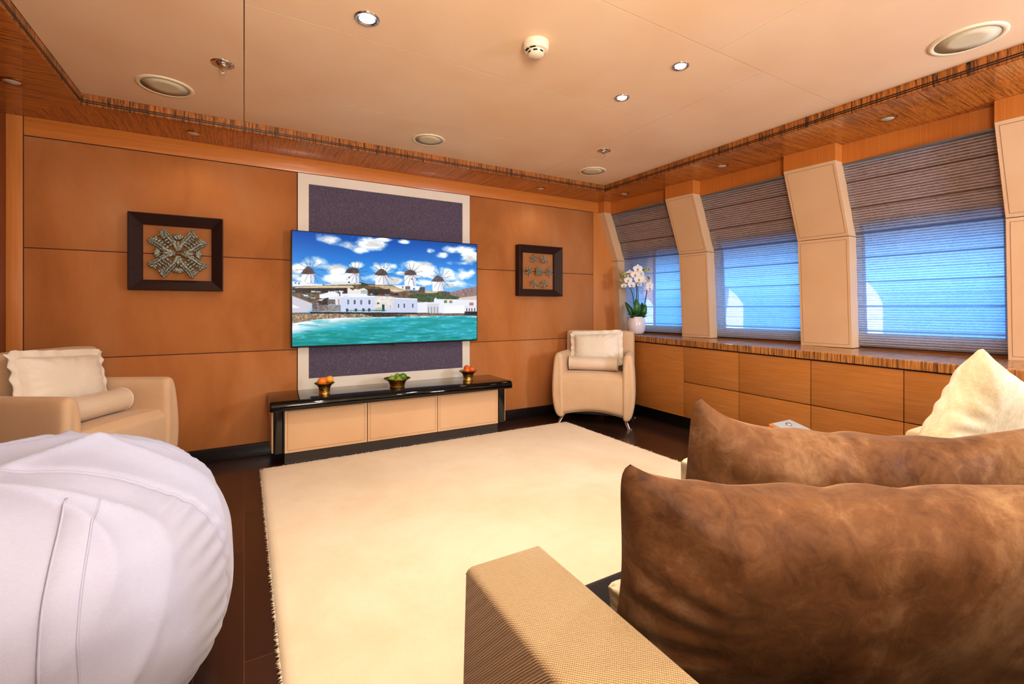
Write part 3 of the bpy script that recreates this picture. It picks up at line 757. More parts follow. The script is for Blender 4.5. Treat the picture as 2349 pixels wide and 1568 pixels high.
def television():
    x0, x1, z0, z1 = .293, 1.778, .764, 1.612; y = 3.653
    r = thing('television', 'large flat television showing white windmills above a turquoise sea', 'television', (1.035, WY, z0)); og = r.location
    MB().box(x0, x1, y+.001, y+.03, z0, z1).build('casing', M['tvblack'], r, og, bevel=.002)
    MB().box(.8, 1.3, y+.03, WY-.0045, 1.0, 1.4).build('wall_bracket', M['tvblack'], r, og)
    b = .0065; W, Hh = 480, 272
    px = paint_screen(W, Hh)
    me = bpy.data.meshes.new('screen')
    X = np.linspace(x0+b, x1-b, W+1); Z = np.linspace(z1-b, z0+b*1.4, Hh+1)
    gx, gz = np.meshgrid(X, Z); vs = np.stack([gx-og[0], np.full_like(gx, y-.0005-og[1]), gz-og[2]], -1).reshape(-1, 3)
    i = np.arange(Hh)[:, None]*(W+1)+np.arange(W)[None, :]
    fs = np.stack([i, i+W+1, i+W+2, i+1], -1).reshape(-1, 4)
    me.vertices.add(len(vs)); me.vertices.foreach_set('co', vs.ravel()); me.loops.add(fs.size); me.loops.foreach_set('vertex_index', fs.ravel())
    me.polygons.add(len(fs)); me.polygons.foreach_set('loop_start', np.arange(len(fs))*4)
    me.update(calc_edges=True)
    pv = np.pad(px, ((0, 1), (0, 1), (0, 0)), mode='edge').reshape(-1, 3)
    ca = me.color_attributes.new('picture', 'FLOAT_COLOR', 'POINT'); ca.data.foreach_set('color', np.concatenate([pv, np.ones((len(pv), 1))], 1).astype(np.float32).ravel())
    t = NT('screen_picture'); at = t.node('ShaderNodeAttribute'); at.attribute_name = 'picture'
    t.set((4, 4, 5), .3, spec=.12); t.link(at.outputs['Color'], t.b.inputs['Emission Color']); t.b.inputs['Emission Strength'].default_value = 1.25
    me.materials.append(t.mat)
    ob = bpy.data.objects.new('screen', me); COL.objects.link(ob); ob.parent = r
    MB().box(1.03, 1.062, y+.001, y+.02, z0-.012, z0).build('remote_sensor', M['tvblack'], r, og, bevel=.003)
television()

def console():
    r = thing('media_console', 'long low black lacquer media console with three beige doors under the television', 'media console', (1.03, 3.52, 0)); og = r.location
    x0, x1, yf, yb, zt = .14, 1.925, 3.285, WY-.016, .447
    # top with rounded front edge and front corners
    pr = []
    for k in range(9):
        a = PI/2*k/8; pr.append((yf+.036-.036*math.sin(a), zt-.036+.036*math.cos(a)))
    poly = [(yb, zt)]+pr+[(yf, zt-.062), (yf+.03, zt-.062), (yb, zt-.062)]
    MB().prism(poly, x0, x1, 'x').build('top', M['lacq'], r, og, bevel=.01, seg=4)
    MB().box(x0+.085, x1-.085, 3.392, yb, .088, zt-.063).build('carcass', M['lacq2'], r, og)
    for a, b in ((.232, .7625), (.768, 1.296), (1.3015, 1.832)):
        d = MB().box(a, b, 3.372, 3.391, .089, .377)
        i = .016; w = .0018; yy = 3.3714
        for q in ((a+i, a+i+w, .089+i, .377-i), (b-i-w, b-i, .089+i, .377-i), (a+i, b-i, .089+i, .089+i+w), (a+i, b-i, .377-i-w, .377-i)):
            d.quad((q[0], yy, q[2]), (q[1], yy, q[2]), (q[1], yy, q[3]), (q[0], yy, q[3]), 1)
        d.build('door', [M['pad'], M['stitch']], r, og)
    for a, b, s in ((.165, .222, -1), (1.842, 1.903, 1)):
        MB().box(a, b, 3.375, 3.6, .085, zt-.068).build('corner_post', M['lacq2'], r, og, bevel=.012, seg=4)
    for a, b in ((.155, .166), (1.902, 1.913)):
        MB().box(a, b, 3.392, yb, .095, zt-.064).build('side_panel', M['pad'], r, og, bevel=.002)
    MB().box(.236, 1.862, 3.435, yb, 0, .087).build('plinth', M['plinth2'], r, og)
console()

def bowls():
    zt = .4475
    def bowl(name, lab, x, y, prof):
        o = MB().lathe(prof, 40).build(name, M['brass'], None, (0, 0, 0), smooth=True, angle=50); o.location = (x, y, zt)
        tag(o, lab, 'bowl', 'brass fruit bowls on the console')
    tall = [(.036, .0), (.037, .006), (.034, .012), (.036, .03), (.039, .05), (.046, .064), (.06, .074), (.066, .078), (.067, .081), (.06, .079), (.048, .072), (.04, .06), (.034, .03), (.0, .028)]
    wide = [(.056, .0), (.058, .006), (.054, .01), (.058, .025), (.063, .04), (.073, .052), (.094, .063), (.1, .066), (.1, .069), (.09, .067), (.074, .058), (.062, .045), (.052, .018), (0, .016)]
    tall3 = [(p[0]*1.14, p[1]*1.0) for p in tall]
    bowl('fruit_bowl', 'tall flared brass bowl holding two large oranges, left on the console', .485, 3.43, tall)
    bowl('fruit_bowl', 'wide low brass bowl of green limes, middle of the console', 1.01, 3.47, wide)
    bowl('fruit_bowl', 'flared brass bowl of small tangerines, right on the console', 1.612, 3.49, tall3)
    def fruit(name, lab, x, y, z, r, mat, cat, group, sq=(1, 1, .93)):
        o = MB().blob((0, 0, 0), (r*sq[0], r*sq[1], r*sq[2]), n=24).build(name, mat, None, smooth=True); o.location = (x, y, zt+z)
        MB().lathe([(.003, 0), (.0025, .003), (0, .004)], 8, (0, 0, r*sq[2]*.985)).build('stalk_end', M['stalk'], o)
        tag(o, lab, cat, group)
    fruit('orange', 'deep orange fruit in the left brass bowl, beside the yellower one', .468, 3.415, .093, .031, M['orange'], 'orange', 'oranges in the left bowl')
    fruit('orange', 'yellowish orange fruit, right one in the left brass bowl', .520, 3.44, .100, .027, M['yellow'], 'orange', 'oranges in the left bowl')
    g = 'tangerines in the right bowl'
    fruit('tangerine', 'small tangerine, left front one in the right brass bowl', 1.592, 3.468, .086, .0245, M['tang'], 'tangerine', g)
    fruit('tangerine', 'small tangerine, right one in the right brass bowl', 1.637, 3.475, .090, .025, M['tang'], 'tangerine', g)
    fruit('tangerine', 'small tangerine, topmost and rear one in the right brass bowl', 1.612, 3.512, .1, .0255, M['tang'], 'tangerine', g)
    g = 'limes in the middle bowl'
    fruit('lime', 'green lime, leftmost in the wide brass bowl', .965, 3.455, .068, .026, M['lime2'], 'lime', g, (1.12, 1, .9))
    fruit('lime', 'light green lime, front middle in the wide brass bowl', 1.008, 3.435, .066, .024, M['lime2'], 'lime', g, (1, 1, .95))
    fruit('lime', 'dark green lime, right and highest in the wide brass bowl', 1.052, 3.462, .076, .028, M['lime'], 'lime', g, (1.12, 1, .92))
    fruit('lime', 'green lime half hidden at the back of the wide brass bowl', 1.022, 3.498, .075, .026, M['lime2'], 'lime', g)
bowls()

# framed ornaments
def frame_obj(name, lab, xa, xb, za, zb):
    r = thing(name, lab, 'framed ornament', ((xa+xb)/2, WY, za), group='framed metal ornaments on the suede wall'); og = r.location
    b = .066; yf = 3.656; yi = 3.705
    O = [(xa, za), (xb, za), (xb, zb), (xa, zb)]; F2 = [(xa+.004, za+.004), (xb-.004, za+.004), (xb-.004, zb-.004), (xa+.004, zb-.004)]; I = [(xa+b, za+b), (xb-b, za+b), (xb-b, zb-b), (xa+b, zb-b)]
    m = MB()
    for i in range(4):
        j = (i+1) % 4
        a, c = O[i], O[j]; f0, f1 = F2[i], F2[j]; p, q = I[i], I[j]
        m.quad((a[0], WY-.002, a[1]), (c[0], WY-.002, c[1]), (c[0], yf, c[1]), (a[0], yf, a[1]))
        m.quad((a[0], yf, a[1]), (c[0], yf, c[1]), (f1[0], yf-.002, f1[1]), (f0[0], yf-.002, f0[1]))
        m.quad((f0[0], yf-.002, f0[1]), (f1[0], yf-.002, f1[1]), (q[0], yi, q[1]), (p[0], yi, p[1]))
        m.quad((p[0], yi, p[1]), (q[0], yi, q[1]), (q[0], WY-.002, q[1]), (p[0], WY-.002, p[1]))
    m.build('frame', M['frame'], r, og)
    MB().quad((xa+b, yi+.004, za+b), (xb-b, yi+.004, za+b), (xb-b, yi+.004, zb-b), (xa+b, yi+.004, zb-b)).build('glass', M['picglass'], r, og)
    return r, og
def motif_leaf(cx, cz, y, ang, s, og, r):
    """one acanthus palmette: two scrolling leaves, a fan and small curls; its base points to the centre"""
    m = MB(); ca, sa = math.cos(ang), math.sin(ang)
    def L(u, v, h=0): return (cx+(u*ca-v*sa)*s, y-h*s, cz+(u*sa+v*ca)*s)
    rot = Matrix.Rotation(-ang, 3, 'Y')
    def bl(u, v, ru, rv, a=0, h=.05, d=.09): m.blob(L(u, v, h), (ru*s, d*s, rv*s), Matrix.Rotation(-(ang+a), 3, 'Y'), 10)
    for sg in (-1, 1):
        U = lambda t: .06+.62*math.sin(t*1.75)*t**.8-.16*max(0, t-.75)
        V = lambda t: -.02+1.02*t
        pth = [L(sg*U(t), V(t), .08+.08*math.sin(PI*t)) for t in [k/14 for k in range(15)]]
        m.tube(pth, [s*(.10-.055*k/14) for k in range(15)], 8)
        for t in (.3, .42, .54, .66, .78, .88, .97):
            g = .6+.7*math.sin(PI*min(1, t*.9))
            bl(sg*(U(t)+.13*g), V(t)-.03, .12*g, .075, -sg*.75, .05, .1)
            bl(sg*(U(t)-.10*g), V(t)+.03, .09*g, .06, sg*.8, .05, .1)
        bl(sg*(U(1)+.02), V(1)+.03, .09, .10, 0, .04); bl(sg*(U(.8)+.27), V(.8)-.02, .11, .07, -sg*.5, .04)
        sp = [L(sg*(.20+.15*(1-k/14)*math.cos(k*.62)), .36+.15*(1-k/14)*math.sin(k*.62), .12) for k in range(14)]
        m.tube(sp, s*.05, 6)
        bl(sg*.13, .13, .10, .09, 0, .1)
    for a in (-.75, -.38, 0, .38, .75): bl(math.sin(a)*.2, .52+math.cos(a)*.2, .075, .17, -a, .1, .09)
    bl(0, .25, .09, .22, 0, .14); bl(0, -.04, .17, .08, 0, .09)
    m.build('acanthus_ornament', M['orn'], r, og, smooth=True)
def motif_flower(cx, cz, y, ang, s, og, r):
    m = MB(); ca, sa = math.cos(ang), math.sin(ang)
    def L(u, v, h=0): return (cx+(u*ca-v*sa)*s, y-h*s, cz+(u*sa+v*ca)*s)
    def bl(u, v, ru, rv, a=0, h=.1, d=.16): m.blob(L(u, v, h), (ru*s, d*s, rv*s), Matrix.Rotation(-(ang+a), 3, 'Y'), 10)
    for a in (-1.35, -.45, .45, 1.35):
        for k, (rr, sz) in enumerate(((.42, .22), (.72, .2))): bl(math.sin(a)*rr, math.cos(a)*rr, sz*.7, sz, -a, .12)
        bl(math.sin(a)*.9-.1, math.cos(a)*.86, .12, .13, -a, .1); bl(math.sin(a)*.9+.1, math.cos(a)*.86, .12, .13, -a, .1)
    for sg in (-1, 1):
        sp = [L(sg*(.32+.2*(1-k/14)*math.cos(k*.62)), -.34+.2*(1-k/14)*math.sin(k*.62), .14) for k in range(14)]; m.tube(sp, s*.075, 6)
    bl(0, -.1, .2, .24, 0, .16)
    m.build('flower_ornament', M['orn'], r, og, smooth=True)
r, og = frame_obj('framed_ornament', 'dark square frame with four acanthus ornaments, left of the television', -.624, -.124, 1.165, 1.650)
cx, cz = -.372, 1.405; yo = 3.700
for k in range(4):
    a = k*PI/2; ux, uz = -math.sin(a), math.cos(a); motif_leaf(cx+ux*.028, cz+uz*.026, yo, a, .118, og, r)
r, og = frame_obj('framed_ornament', 'dark square frame with six flower ornaments, between television and window', 2.215, 2.712, 1.165, 1.645)
cx, cz = 2.462, 1.402
for ux, uz, a in ((-.052, .11, .45), (.052, .108, -.45), (-.108, 0, 1.57), (.108, 0, -1.57), (-.055, -.108, 2.7), (.055, -.108, -2.7)): motif_flower(cx+ux, cz+uz, yo, a, .05, og, r)
mm = MB()
for i in range(7):
    for j in range(7): mm.blob((cx-.031+.0103*i, yo-.004, cz-.031+.0103*j), (.0062, .006+.004*((i*3+j*5) % 3), .0062), None, 8)
mm.build('square_ornament', M['orn'], r, og, smooth=True)

# ------------------------------------------------------------------ soft furniture
def pillow(w, h, th, seed, pinch=.06, flange=0, wr=.012, n=44, ear=0.0):
    """returns front and back height functions over u,v in 0..1 (x = width, z = height, y = thickness)"""
    def base(u, v):
        a, b = 2*u-1, 2*v-1
        px = 1-pinch*(1-b*b); pz = 1-pinch*(1-a*a)
        x = a*w/2*px; z = b*h/2*pz
        c = (abs(a)*abs(b))**4.5
        z += ear*c*(1 if b > 0 else -.3)
        c2 = (abs(a)*abs(b))**22; x *= 1-.045*c2; z -= math.copysign(.016*c2, b)
        return a, b, x, z
    def side(sg):
        def fn(u, v):
            a, b, x, z = base(u, v)
            e = max(0., (1-a**4))*max(0., (1-b**4))
            t = th/2*(e**.55)
            q = Vector((x*5+seed, z*5, sg*3.1+seed))
            t += e**.4*wr*(noise.noise(q*1.3)+.6*noise.noise(q*3.1))
            # creases running in from the corners and edges
            edge = max(abs(a), abs(b)); k = sstep(.45, .9, edge)*(1-sstep(.93, 1, edge))
            ang = math.atan2(b, a)
            t += k*wr*.55*math.sin(ang*17+seed+2.5*noise.noise(q))
            return (x, -sg*t, z)
        return MB().grid(fn, n, n)
    fl = None
    if flange:
        fl = MB()
        N = 120; ring = []
        for k in range(N):
            s = 4*k/N; i = int(s); f = s-i
            u, v = [(f, 0), (1, f), (1-f, 1), (0, 1-f)][i]
            a, b, x, z = base(u, v); d = Vector((x/(w/2), 0, z/(h/2)))
            m = max(abs(d.x), abs(d.z)); dx = flange*(d.x if abs(d.x) > .9*m else d.x*.9); dz = flange*(d.z if abs(d.z) > .9*m else d.z*.9)
            yy = .004*math.sin(k*1.1+seed)+.008*noise.noise(Vector((k*.3, seed, 0)))
            ring.append(((x, 0, z), (x+dx*.55, yy*.7, z+dz*.55), (x+dx, yy*1.6, z+dz)))
        for k in range(N):
            A, B = ring[k], ring[(k+1) % N]
            for j in (0, 1):
                for o in (.002, -.002):
                    fl.quad(*[(p[0], p[1]+o, p[2]) for p in (A[j], B[j], B[j+1], A[j+1])])
    return side(1), side(-1), fl
def place(root, M3, loc): root.matrix_world = Matrix.Translation(Vector(loc)) @ M3.to_4x4()
def axes(x, y, z):
    return Matrix((Vector(x), Vector(y), Vector(z))).transposed()

# armchairs --------------------------------------------------------
def make_armchair(label, loc, rotz):
    r = thing('armchair', label, 'armchair', loc, rotz, 'cream tub armchairs')
    # local: +y is the front, x across
    yf, yb = .255, -.26
    def outer(z):      # half width of the outside at height z
        pts = [(.065, .33), (.10, .352), (.18, .362), (.32, .367), (.45, .362), (.55, .353), (.66, .341)]
        for (a, xa), (b, xb) in zip(pts, pts[1:]):
            if z <= b: return xa+(xb-xa)*(max(z, a)-a)/(b-a)
        return pts[-1][1]
    def yfront(z): return yf+.018*math.sin(PI*min(1, max(0, (z-.09)/.57)))
    def taper(y): return 1-.10*max(0, (yf-y)/(yf-yb))**1.4
    # seat block with an arched lower edge
    m = MB(); nx, nz = 24, 14; xi = .262
    def zlow(x): return .074+.055*math.cos(PI/2*min(1, abs(x)/.33))
    def body(u, v):
        x = -xi+2*xi*u
        # profile: back bottom -> front bottom -> front top -> seat back
        zt = .474
        P = [(-.2, zlow(x)), (yf-.03, zlow(x)), (yfront(.12), zlow(x)+.03), (yfront(.25), .25), (yfront(.36), .36), (yfront(.44)-.004, .435), (yf-.02, zt-.008), (yf-.06, zt), (.05, zt-.006), (-.14, zt-.012)]
        s = v*(len(P)-1); i = min(int(s), len(P)-2); f = s-i
        y, z = P[i][0]+(P[i+1][0]-P[i][0])*f, P[i][1]+(P[i+1][1]-P[i][1])*f
        if i >= 6: z += .006*math.cos(x/xi*PI/2)
        return (x*taper(y), y, z)
    m.grid(body, 24, 36)
    m.build('seat', M['linen'], r, smooth=True)
    for s in (-1, 1):
        a = MB(); prof = []
        def ring(y, inset):
            R = []
            zb = .066+inset; zt = .652-inset
            for z in (zb, zb+.02, .2, .32, .45, .55, zt-.03, zt-.008): R.append((outer(z)-inset-(.03 if z == zb else .008 if z == zb+.02 else 0)-(.012 if z == zt-.008 else 0), z))
            R += [(.305, zt), (.274+inset, zt-.012), (.262+inset, zt-.04), (.258+inset, .48), (.256+inset, .3), (.256+inset, zb+.02), (.27, zb)]
            return R
        ys = [(yf+.018, .030), (yf+.012, .012), (yf-.002, .002), (yf-.02, 0), (.1, 0), (-.08, 0), (-.22, 0), (yb, .01)]
        rings = []
        for y, ins in ys:
            rings.append([(s*x*taper(y), y+(yfront(z)-yf if y > .2 else 0)-(.0 if y > .2 else 0), z) for x, z in ring(y, ins)])
        n = len(rings[0])
        vs = [p for R in rings for p in R]; fs = [tuple(range(n))[::-1], tuple(range((len(rings)-1)*n, len(rings)*n))]
        for k in range(len(rings)-1):
            for i in range(n):
                j = (i+1) % n; fs.append((k*n+i, k*n+j, (k+1)*n+j, (k+1)*n+i))
        a.add(vs, fs).build('armrest', M['linen'], r, smooth=True, sub=1)
    b = MB(); wb = .325
    def bk(z, f): return (-.135 if f else -.25)-.03*(z-.3)
    vs = []
    rr = []
    for z, ins, dd in ((.07, .03, .02), (.09, .008, .005), (.3, 0, 0), (.5, 0, 0), (.7, 0, 0), (.80, .0, 0), (.822, .006, .006), (.834, .024, .024)):
        w_ = wb-ins
        rr.append([(-w_, bk(z, 0)+dd+.012, z), (-w_+.012, bk(z, 0)+dd, z), (0, bk(z, 0)+dd, z), (w_-.012, bk(z, 0)+dd, z), (w_, bk(z, 0)+dd+.012, z), (w_, bk(z, 1)-dd-.012, z), (w_-.012, bk(z, 1)-dd, z), (0, bk(z, 1)-dd, z), (-w_+.012, bk(z, 1)-dd, z), (-w_, bk(z, 1)-dd-.012, z)])
    n = 10; vs = [p for R in rr for p in R]; fs = [tuple(range(n))[::-1], tuple(range((len(rr)-1)*n, len(rr)*n))]
    for k in range(len(rr)-1):
        for i in range(n):
            j = (i+1) % n; fs.append((k*n+i, k*n+j, (k+1)*n+j, (k+1)*n+i))
    b.add(vs, fs).build('backrest', M['linen'], r, smooth=True, sub=1)
    MB().box(-.25, .25, -.21, .2, .1, .17).build('underframe', M['dark'], r)
    for sx in (-1, 1):
        for sy in (-1, 1):
            x0, y0 = .262*sx, (.175 if sy > 0 else -.17); x1, y1 = .315*sx, (.235 if sy > 0 else -.225)
            l = MB(); d = .016
            l.hexa([(x1-d*.6, y1-d*.5, .0), (x1+d*.6, y1-d*.5, .0), (x1+d*.6, y1+d*.5, .0), (x1-d*.6, y1+d*.5, .0),
                    (x0-d, y0-d, .11), (x0+d, y0-d, .11), (x0+d, y0+d, .11), (x0-d, y0+d, .11)])
            l.hexa([(x1-d*.6, y1-d*.5, .0), (x1+d*.6+.012*(sx > 0), y1-d*.5, .0), (x1+d*.6+.012*(sx > 0), y1+d*.5, .0), (x1-d*.6-.012*(sx < 0), y1+d*.5, .0),
                    (x1-d*.6, y1-d*.5, .009), (x1+d*.6+.01*(sx > 0), y1-d*.5, .007), (x1+d*.6+.01*(sx > 0), y1+d*.5, .007), (x1-d*.6-.01*(sx < 0), y1+d*.5, .009)])
            l.build('leg', M['steel'], r, bevel=.002)
    return r
def chair_dress(loc, rotz, which):
    R = Matrix.Rotation(rotz, 3, 'Z')
    lab = {'corner': 'in the corner armchair under the orchid', 'left': 'in the left armchair by the beanbag'}[which]
    f, b, fl = pillow(.43, .27, .12, 3.0 if which == 'corner' else 8.0, .03, .035, .006, 34)
    c = thing('cushion', 'ivory satin flanged cushion '+lab, 'cushion', group='ivory satin cushions')
    f.build('cover', M['satin'], c, smooth=True); b.build('cover', M['satin'], c, smooth=True, ); fl.build('flange', M['satin'], c, smooth=True)
    tilt = Matrix.Rotation(math.radians(14), 3, 'X'); roll = Matrix.Rotation(math.radians(-3 if which == 'corner' else 4), 3, 'Y')
    place(c, R @ Matrix.Rotation(PI, 3, 'Z') @ tilt.inverted() @ roll, Vector(loc)+R @ Vector((.012, -.050, .672)))
    t = thing('bolster', 'champagne silk bolster '+lab, 'bolster', group='champagne silk bolsters')
    L = .43; rad = .062; m = MB()
    def cy(u, v):
        a = 2*PI*u; x = -L/2+L*v; rr = rad*(1+.012*noise.noise(Vector((x*9, math.cos(a)*2, math.sin(a)*2))))
        return (x, rr*math.cos(a), rr*math.sin(a))
    m.grid(cy, 40, 16).build('cover', M['silk'], t, smooth=True)
    for s in (-1, 1):
        e = MB()
        def cap(u, v):
            a = 2*PI*u; rr = rad*(1-v); return (s*(L/2-.004*math.sin(v*PI)-.006*v*abs(math.sin(a*9))), rr*math.cos(a), rr*math.sin(a))
        e.grid(cap, 72, 6).build('gathered_end', M['silk'], t, smooth=True)
        MB().tube([(s*L/2, rad*math.cos(2*PI*k/32), rad*math.sin(2*PI*k/32)) for k in range(32)], .0028, 6, closed=True).build('piping', M['satin'], t, smooth=True)
    place(t, R @ Matrix.Rotation(math.radians(2), 3, 'Z'), Vector(loc)+R @ Vector((.02, .085, .474+rad+.004)))
CH_C = ((2.845, 3.302, 0), math.atan2(-.65, -.76)-PI/2)
CH_L = ((-.755, 3.195, 0), math.atan2(-.49, .87)-PI/2)
ca = make_armchair('cream tub armchair in the corner under the orchid, facing the room', *CH_C)
dup(ca, CH_L[0], CH_L[1], 'cream tub armchair on the left, half hidden behind the white beanbag')
chair_dress(*CH_C, 'corner'); chair_dress(*CH_L, 'left')

# rug --------------------------------------------------------------
def rug():
    x0, x1, y0, y1 = .092, 2.542, -1.3, 3.372
    m = MB(); nx, ny = 120, 220
    def fn(u, v):
        e = min(u, 1-u, v, 1-v)
        x = x0+(x1-x0)*u; y = y0+(y1-y0)*v; z = .019+.002*noise.noise(Vector((x*30, y*30, 0)))
        if u in (0, 1): x += .005*noise.noise(Vector((y*60, 3, 0)))+(.004 if u == 1 else -.004); z = .006
        if v in (0, 1): y += .005*noise.noise(Vector((x*60, 9, 0)))+(.004 if v == 1 else -.004); z = .006
        return (x, y, z)
    m.grid(fn, nx, ny)
    # underside skirt
    rng = [fn(i/nx, 0) for i in range(nx)]+[fn(1, j/ny) for j in range(ny)]+[fn(1-i/nx, 1) for i in range(nx)]+[fn(0, 1-j/ny) for j in range(ny)]
    N = len(rng); vs = rng+[(p[0], p[1], .0005) for p in rng]
    m.add(vs, [(i, (i+1) % N, N+(i+1) % N, N+i) for i in range(N)])
    # loose tufts along the visible edges
    rr = random.Random(4)
    for k in range(1500):
        if k % 5 < 2: bx, by, dx, dy = x0, rr.uniform(.3, y1), -1, 0
        elif k % 5 < 4: bx, by, dx, dy = rr.uniform(x0, x1), y1, 0, 1
        else: bx, by, dx, dy = x1, rr.uniform(1, y1), 1, 0
        l = rr.uniform(.004, .014); s = .003; j = rr.uniform(-.004, .004)
        m.add([(bx-dy*s, by-dx*s, .012), (bx+dy*s, by+dx*s, .012), (bx+dx*l+dy*j, by+dy*l+dx*j, rr.uniform(.003, .016))], [(0, 1, 2)])
    tag(m.build('area_rug', M['rug'], None, (1.3, 1.1, 0), smooth=True, weld=True), 'large cream pile rug in front of the sofa', 'rug')
rug()

# beanbag ----------------------------------------------------------
def beanbag():
    C = Vector((-.585, 1.60, .345)); A = (.555, .575, .362)
    r = thing('beanbag', 'large round white cotton beanbag on the floor at lower left', 'beanbag', (C.x, C.y, 0)); og = r.location
    YS = -.14                                      # front seam plane
    def spow(c, e): return math.copysign(abs(c)**e, c)
    def surf(th, ph, lift=0.):
        # th azimuth, ph elevation -pi/2..pi/2
        e1, e2 = .78, .92
        x = A[0]*spow(math.cos(ph), e1)*spow(math.cos(th), e2); y = A[1]*spow(math.cos(ph), e1)*spow(math.sin(th), e2); z = A[2]*spow(math.sin(ph), e1)
        p = Vector((x, y, z)); nrm = Vector((x/A[0]**2, y/A[1]**2, z/A[2]**2)).normalized()
        q = Vector((x*2.1, y*2.1, z*2.1))
        d = .020*noise.noise(q+Vector((3, 1, 7)))+.012*noise.noise(q*2.3)
        up = sstep(.15, .9, nrm.z)
        # long soft folds sweeping over the top
        s = (x*.35+y*1.0)*7+3.0*noise.noise(q*.9)
        d += up*.022*((1-abs(math.sin(s)))**3)-up*.012
        s2 = (x*1.0-y*.6)*6+3*noise.noise(q*1.0+Vector((9, 2, 1))); d += up*.016*((1-abs(math.sin(s2)))**4)
        # sunken, slumped top
        d -= .030*sstep(.55, 1, nrm.z)*(.6+.8*noise.noise(q*.9+Vector((5, 5, 5))))
        # gathered puckers beside the front seam on the right flank
        k = math.exp(-((y-YS+.05)/.07)**2)*sstep(.3, .5, x)
        d += k*.0035*math.sin(math.atan2(z, x)*70+4*noise.noise(q*1.5))
        # diagonal drag creases on the near side
        fr = sstep(.25, .75, -nrm.y)*(1-up)
        d += fr*.009*((1-abs(math.sin((z*1.5-x*.9)*9+3*noise.noise(q*1.2))))**2.5)
        d += fr*.004*noise.noise(Vector((x*6, y*4, z*17)))+.0025*noise.noise(Vector((x*11, y*11, z*11)))
        # seam valleys
        d -= .012*math.exp(-((y-YS)/.013)**2)+.010*math.exp(-((y-.30)/.013)**2)*up
        p = p+nrm*(d+lift)
        if p.z+C.z < .004: p.z = .004-C.z
        return p+C
    N1, N2 = 300, 170
    m = MB().grid(lambda u, v: surf(2*PI*u, -PI/2+PI*v), N1, N2)
    m.build('cover', M['white'], r, og, smooth=True)
    def level(axis, val, a, lift):
        # point of the surface with local coordinate `axis` equal to val, looking out at angle a around that axis
        lo, hi = 0.0, PI; th = ph = 0
        for _ in range(24):
            mid = (lo+hi)/2; c, sn = math.cos(mid), math.sin(mid)
            v = Vector((c, sn*math.cos(a), sn*math.sin(a))) if axis == 0 else Vector((sn*math.cos(a), c, sn*math.sin(a)))
            ph = math.asin(max(-1, min(1, v.z))); th = math.atan2(v.y, v.x); p = surf(th, ph)
            if (p-C)[axis] > val: lo = mid
            else: hi = mid
        return surf(th, ph, lift)
    loop = [level(1, YS, 2*PI*k/240, .004) for k in range(240)]
    lp = [p for k, p in enumerate(loop) if p.z > .012]
    k0 = next((k for k in range(240) if loop[k].z <= .012), 0); rot = loop[k0:]+loop[:k0]
    MB().tube([p for p in rot if p.z > .012], .0048, 8).build('piping', M['piping'], r, og, smooth=True)
    MB().tube([level(1, .30, math.radians(30+120*k/90), .004) for k in range(91)], .005, 8).build('piping', M['piping'], r, og, smooth=True)
    # zip flap running down the near side from the front seam
    edges = [[level(0, .285+.04*k/110+(.024-.004*k/110)*(2*u-1), math.radians(119+131*k/110), .003+.004*math.sin(PI*u)**.5) for k in range(111)] for u in (0, .08, .3, .5, .7, .92, 1)]
    fl = MB(); n = len(edges)
    fl.add([p for e in edges for p in e], [(i*111+k, i*111+k+1, (i+1)*111+k+1, (i+1)*111+k) for i in range(n-1) for k in range(110)])
    fl.build('zip_flap', M['white'], r, og, smooth=True)
    for e in (edges[0], edges[-1]): MB().tube(e, .0026, 6).build('flap_seam', M['piping'], r, og, smooth=True)
beanbag()

# sofa -------------------------------------------------------------
def sofa():
    r = thing('sofa', 'tan woven sofa with a black seat in the foreground, facing the television', 'sofa', (1.45, .4, 0)); og = r.location
    zb = .021; zt = .56
    def arm(xa, xb, mat, yfr, ybk=-.16):
        m = MB(); R = []
        # tapered: narrower on top, rounded front top
        def ring(z, ins, yi): 
            w = .012*(1-(z-zb)/(zt-zb)); return [(xa-w+ins+.03*ybk, ybk+ins, z), (xb+ins*-1+.03*ybk, ybk+ins, z), (xb-ins+.03*yfr, yfr-yi, z), (xa-w+ins+.03*yfr, yfr-yi, z)]
        n = 4; rr = [ring(zb+.06, 0, 0), ring(zb+.2, 0, 0), ring(zt-.012, 0, .004), ring(zt, .0, .02)]
        vs = [p for q in rr for p in q]; fs = [(3, 2, 1, 0), tuple(range(12, 16))]
        for k in range(3):
            for i in range(4): j = (i+1) % 4; fs.append((k*4+i, k*4+j, (k+1)*4+j, (k+1)*4+i))
        m.add(vs, fs); o = m.build('armrest', mat, r, og, bevel=.02, seg=5); return o
    a = arm(.340, .508, M['weave'], .81)
    MB().tube([(.343+.03*y, y, zt-.0165) for y in [-.1+.9*k/30 for k in range(31)]], .0022, 6).build('top_stitch', M['stitch'], a, og)
    arm(2.29, 2.46, M['boucle'], .81)
    st = MB().hexa([(.54, .0, .25), (2.285, .0, .25), (2.285, .862, .25), (.54, .862, .25), (.54, .0, .335), (2.285, .0, .335), (2.285, .862, .402), (.54, .862, .402)]).build('seat_cushion', M['seat'], r, og, bevel=.03, seg=5)
    MB().box(.42, 2.39, -.15, .80, .09, .25).build('base', M['seat'], r, og, bevel=.01)
    MB().box(.53, 2.29, -.20, .02, .09, .60).build('backrest', M['weave'], r, og, bevel=.035, seg=5)
    for x in (.45, 2.36):
        for y in (-.1, .74): MB().lathe([(.02, 0), (.024, .07)], 16, (x, y, .0205)).build('leg', M['dark'], r, og)
    return r
sofa()
FWV = Vector((FW[0], FW[1], 0)); RTV = Vector((RT[0], RT[1], 0)); UPV = Vector((0, 0, 1))
def cam_pt(rr, tt, z): return RTV*rr+FWV*tt+UPV*z
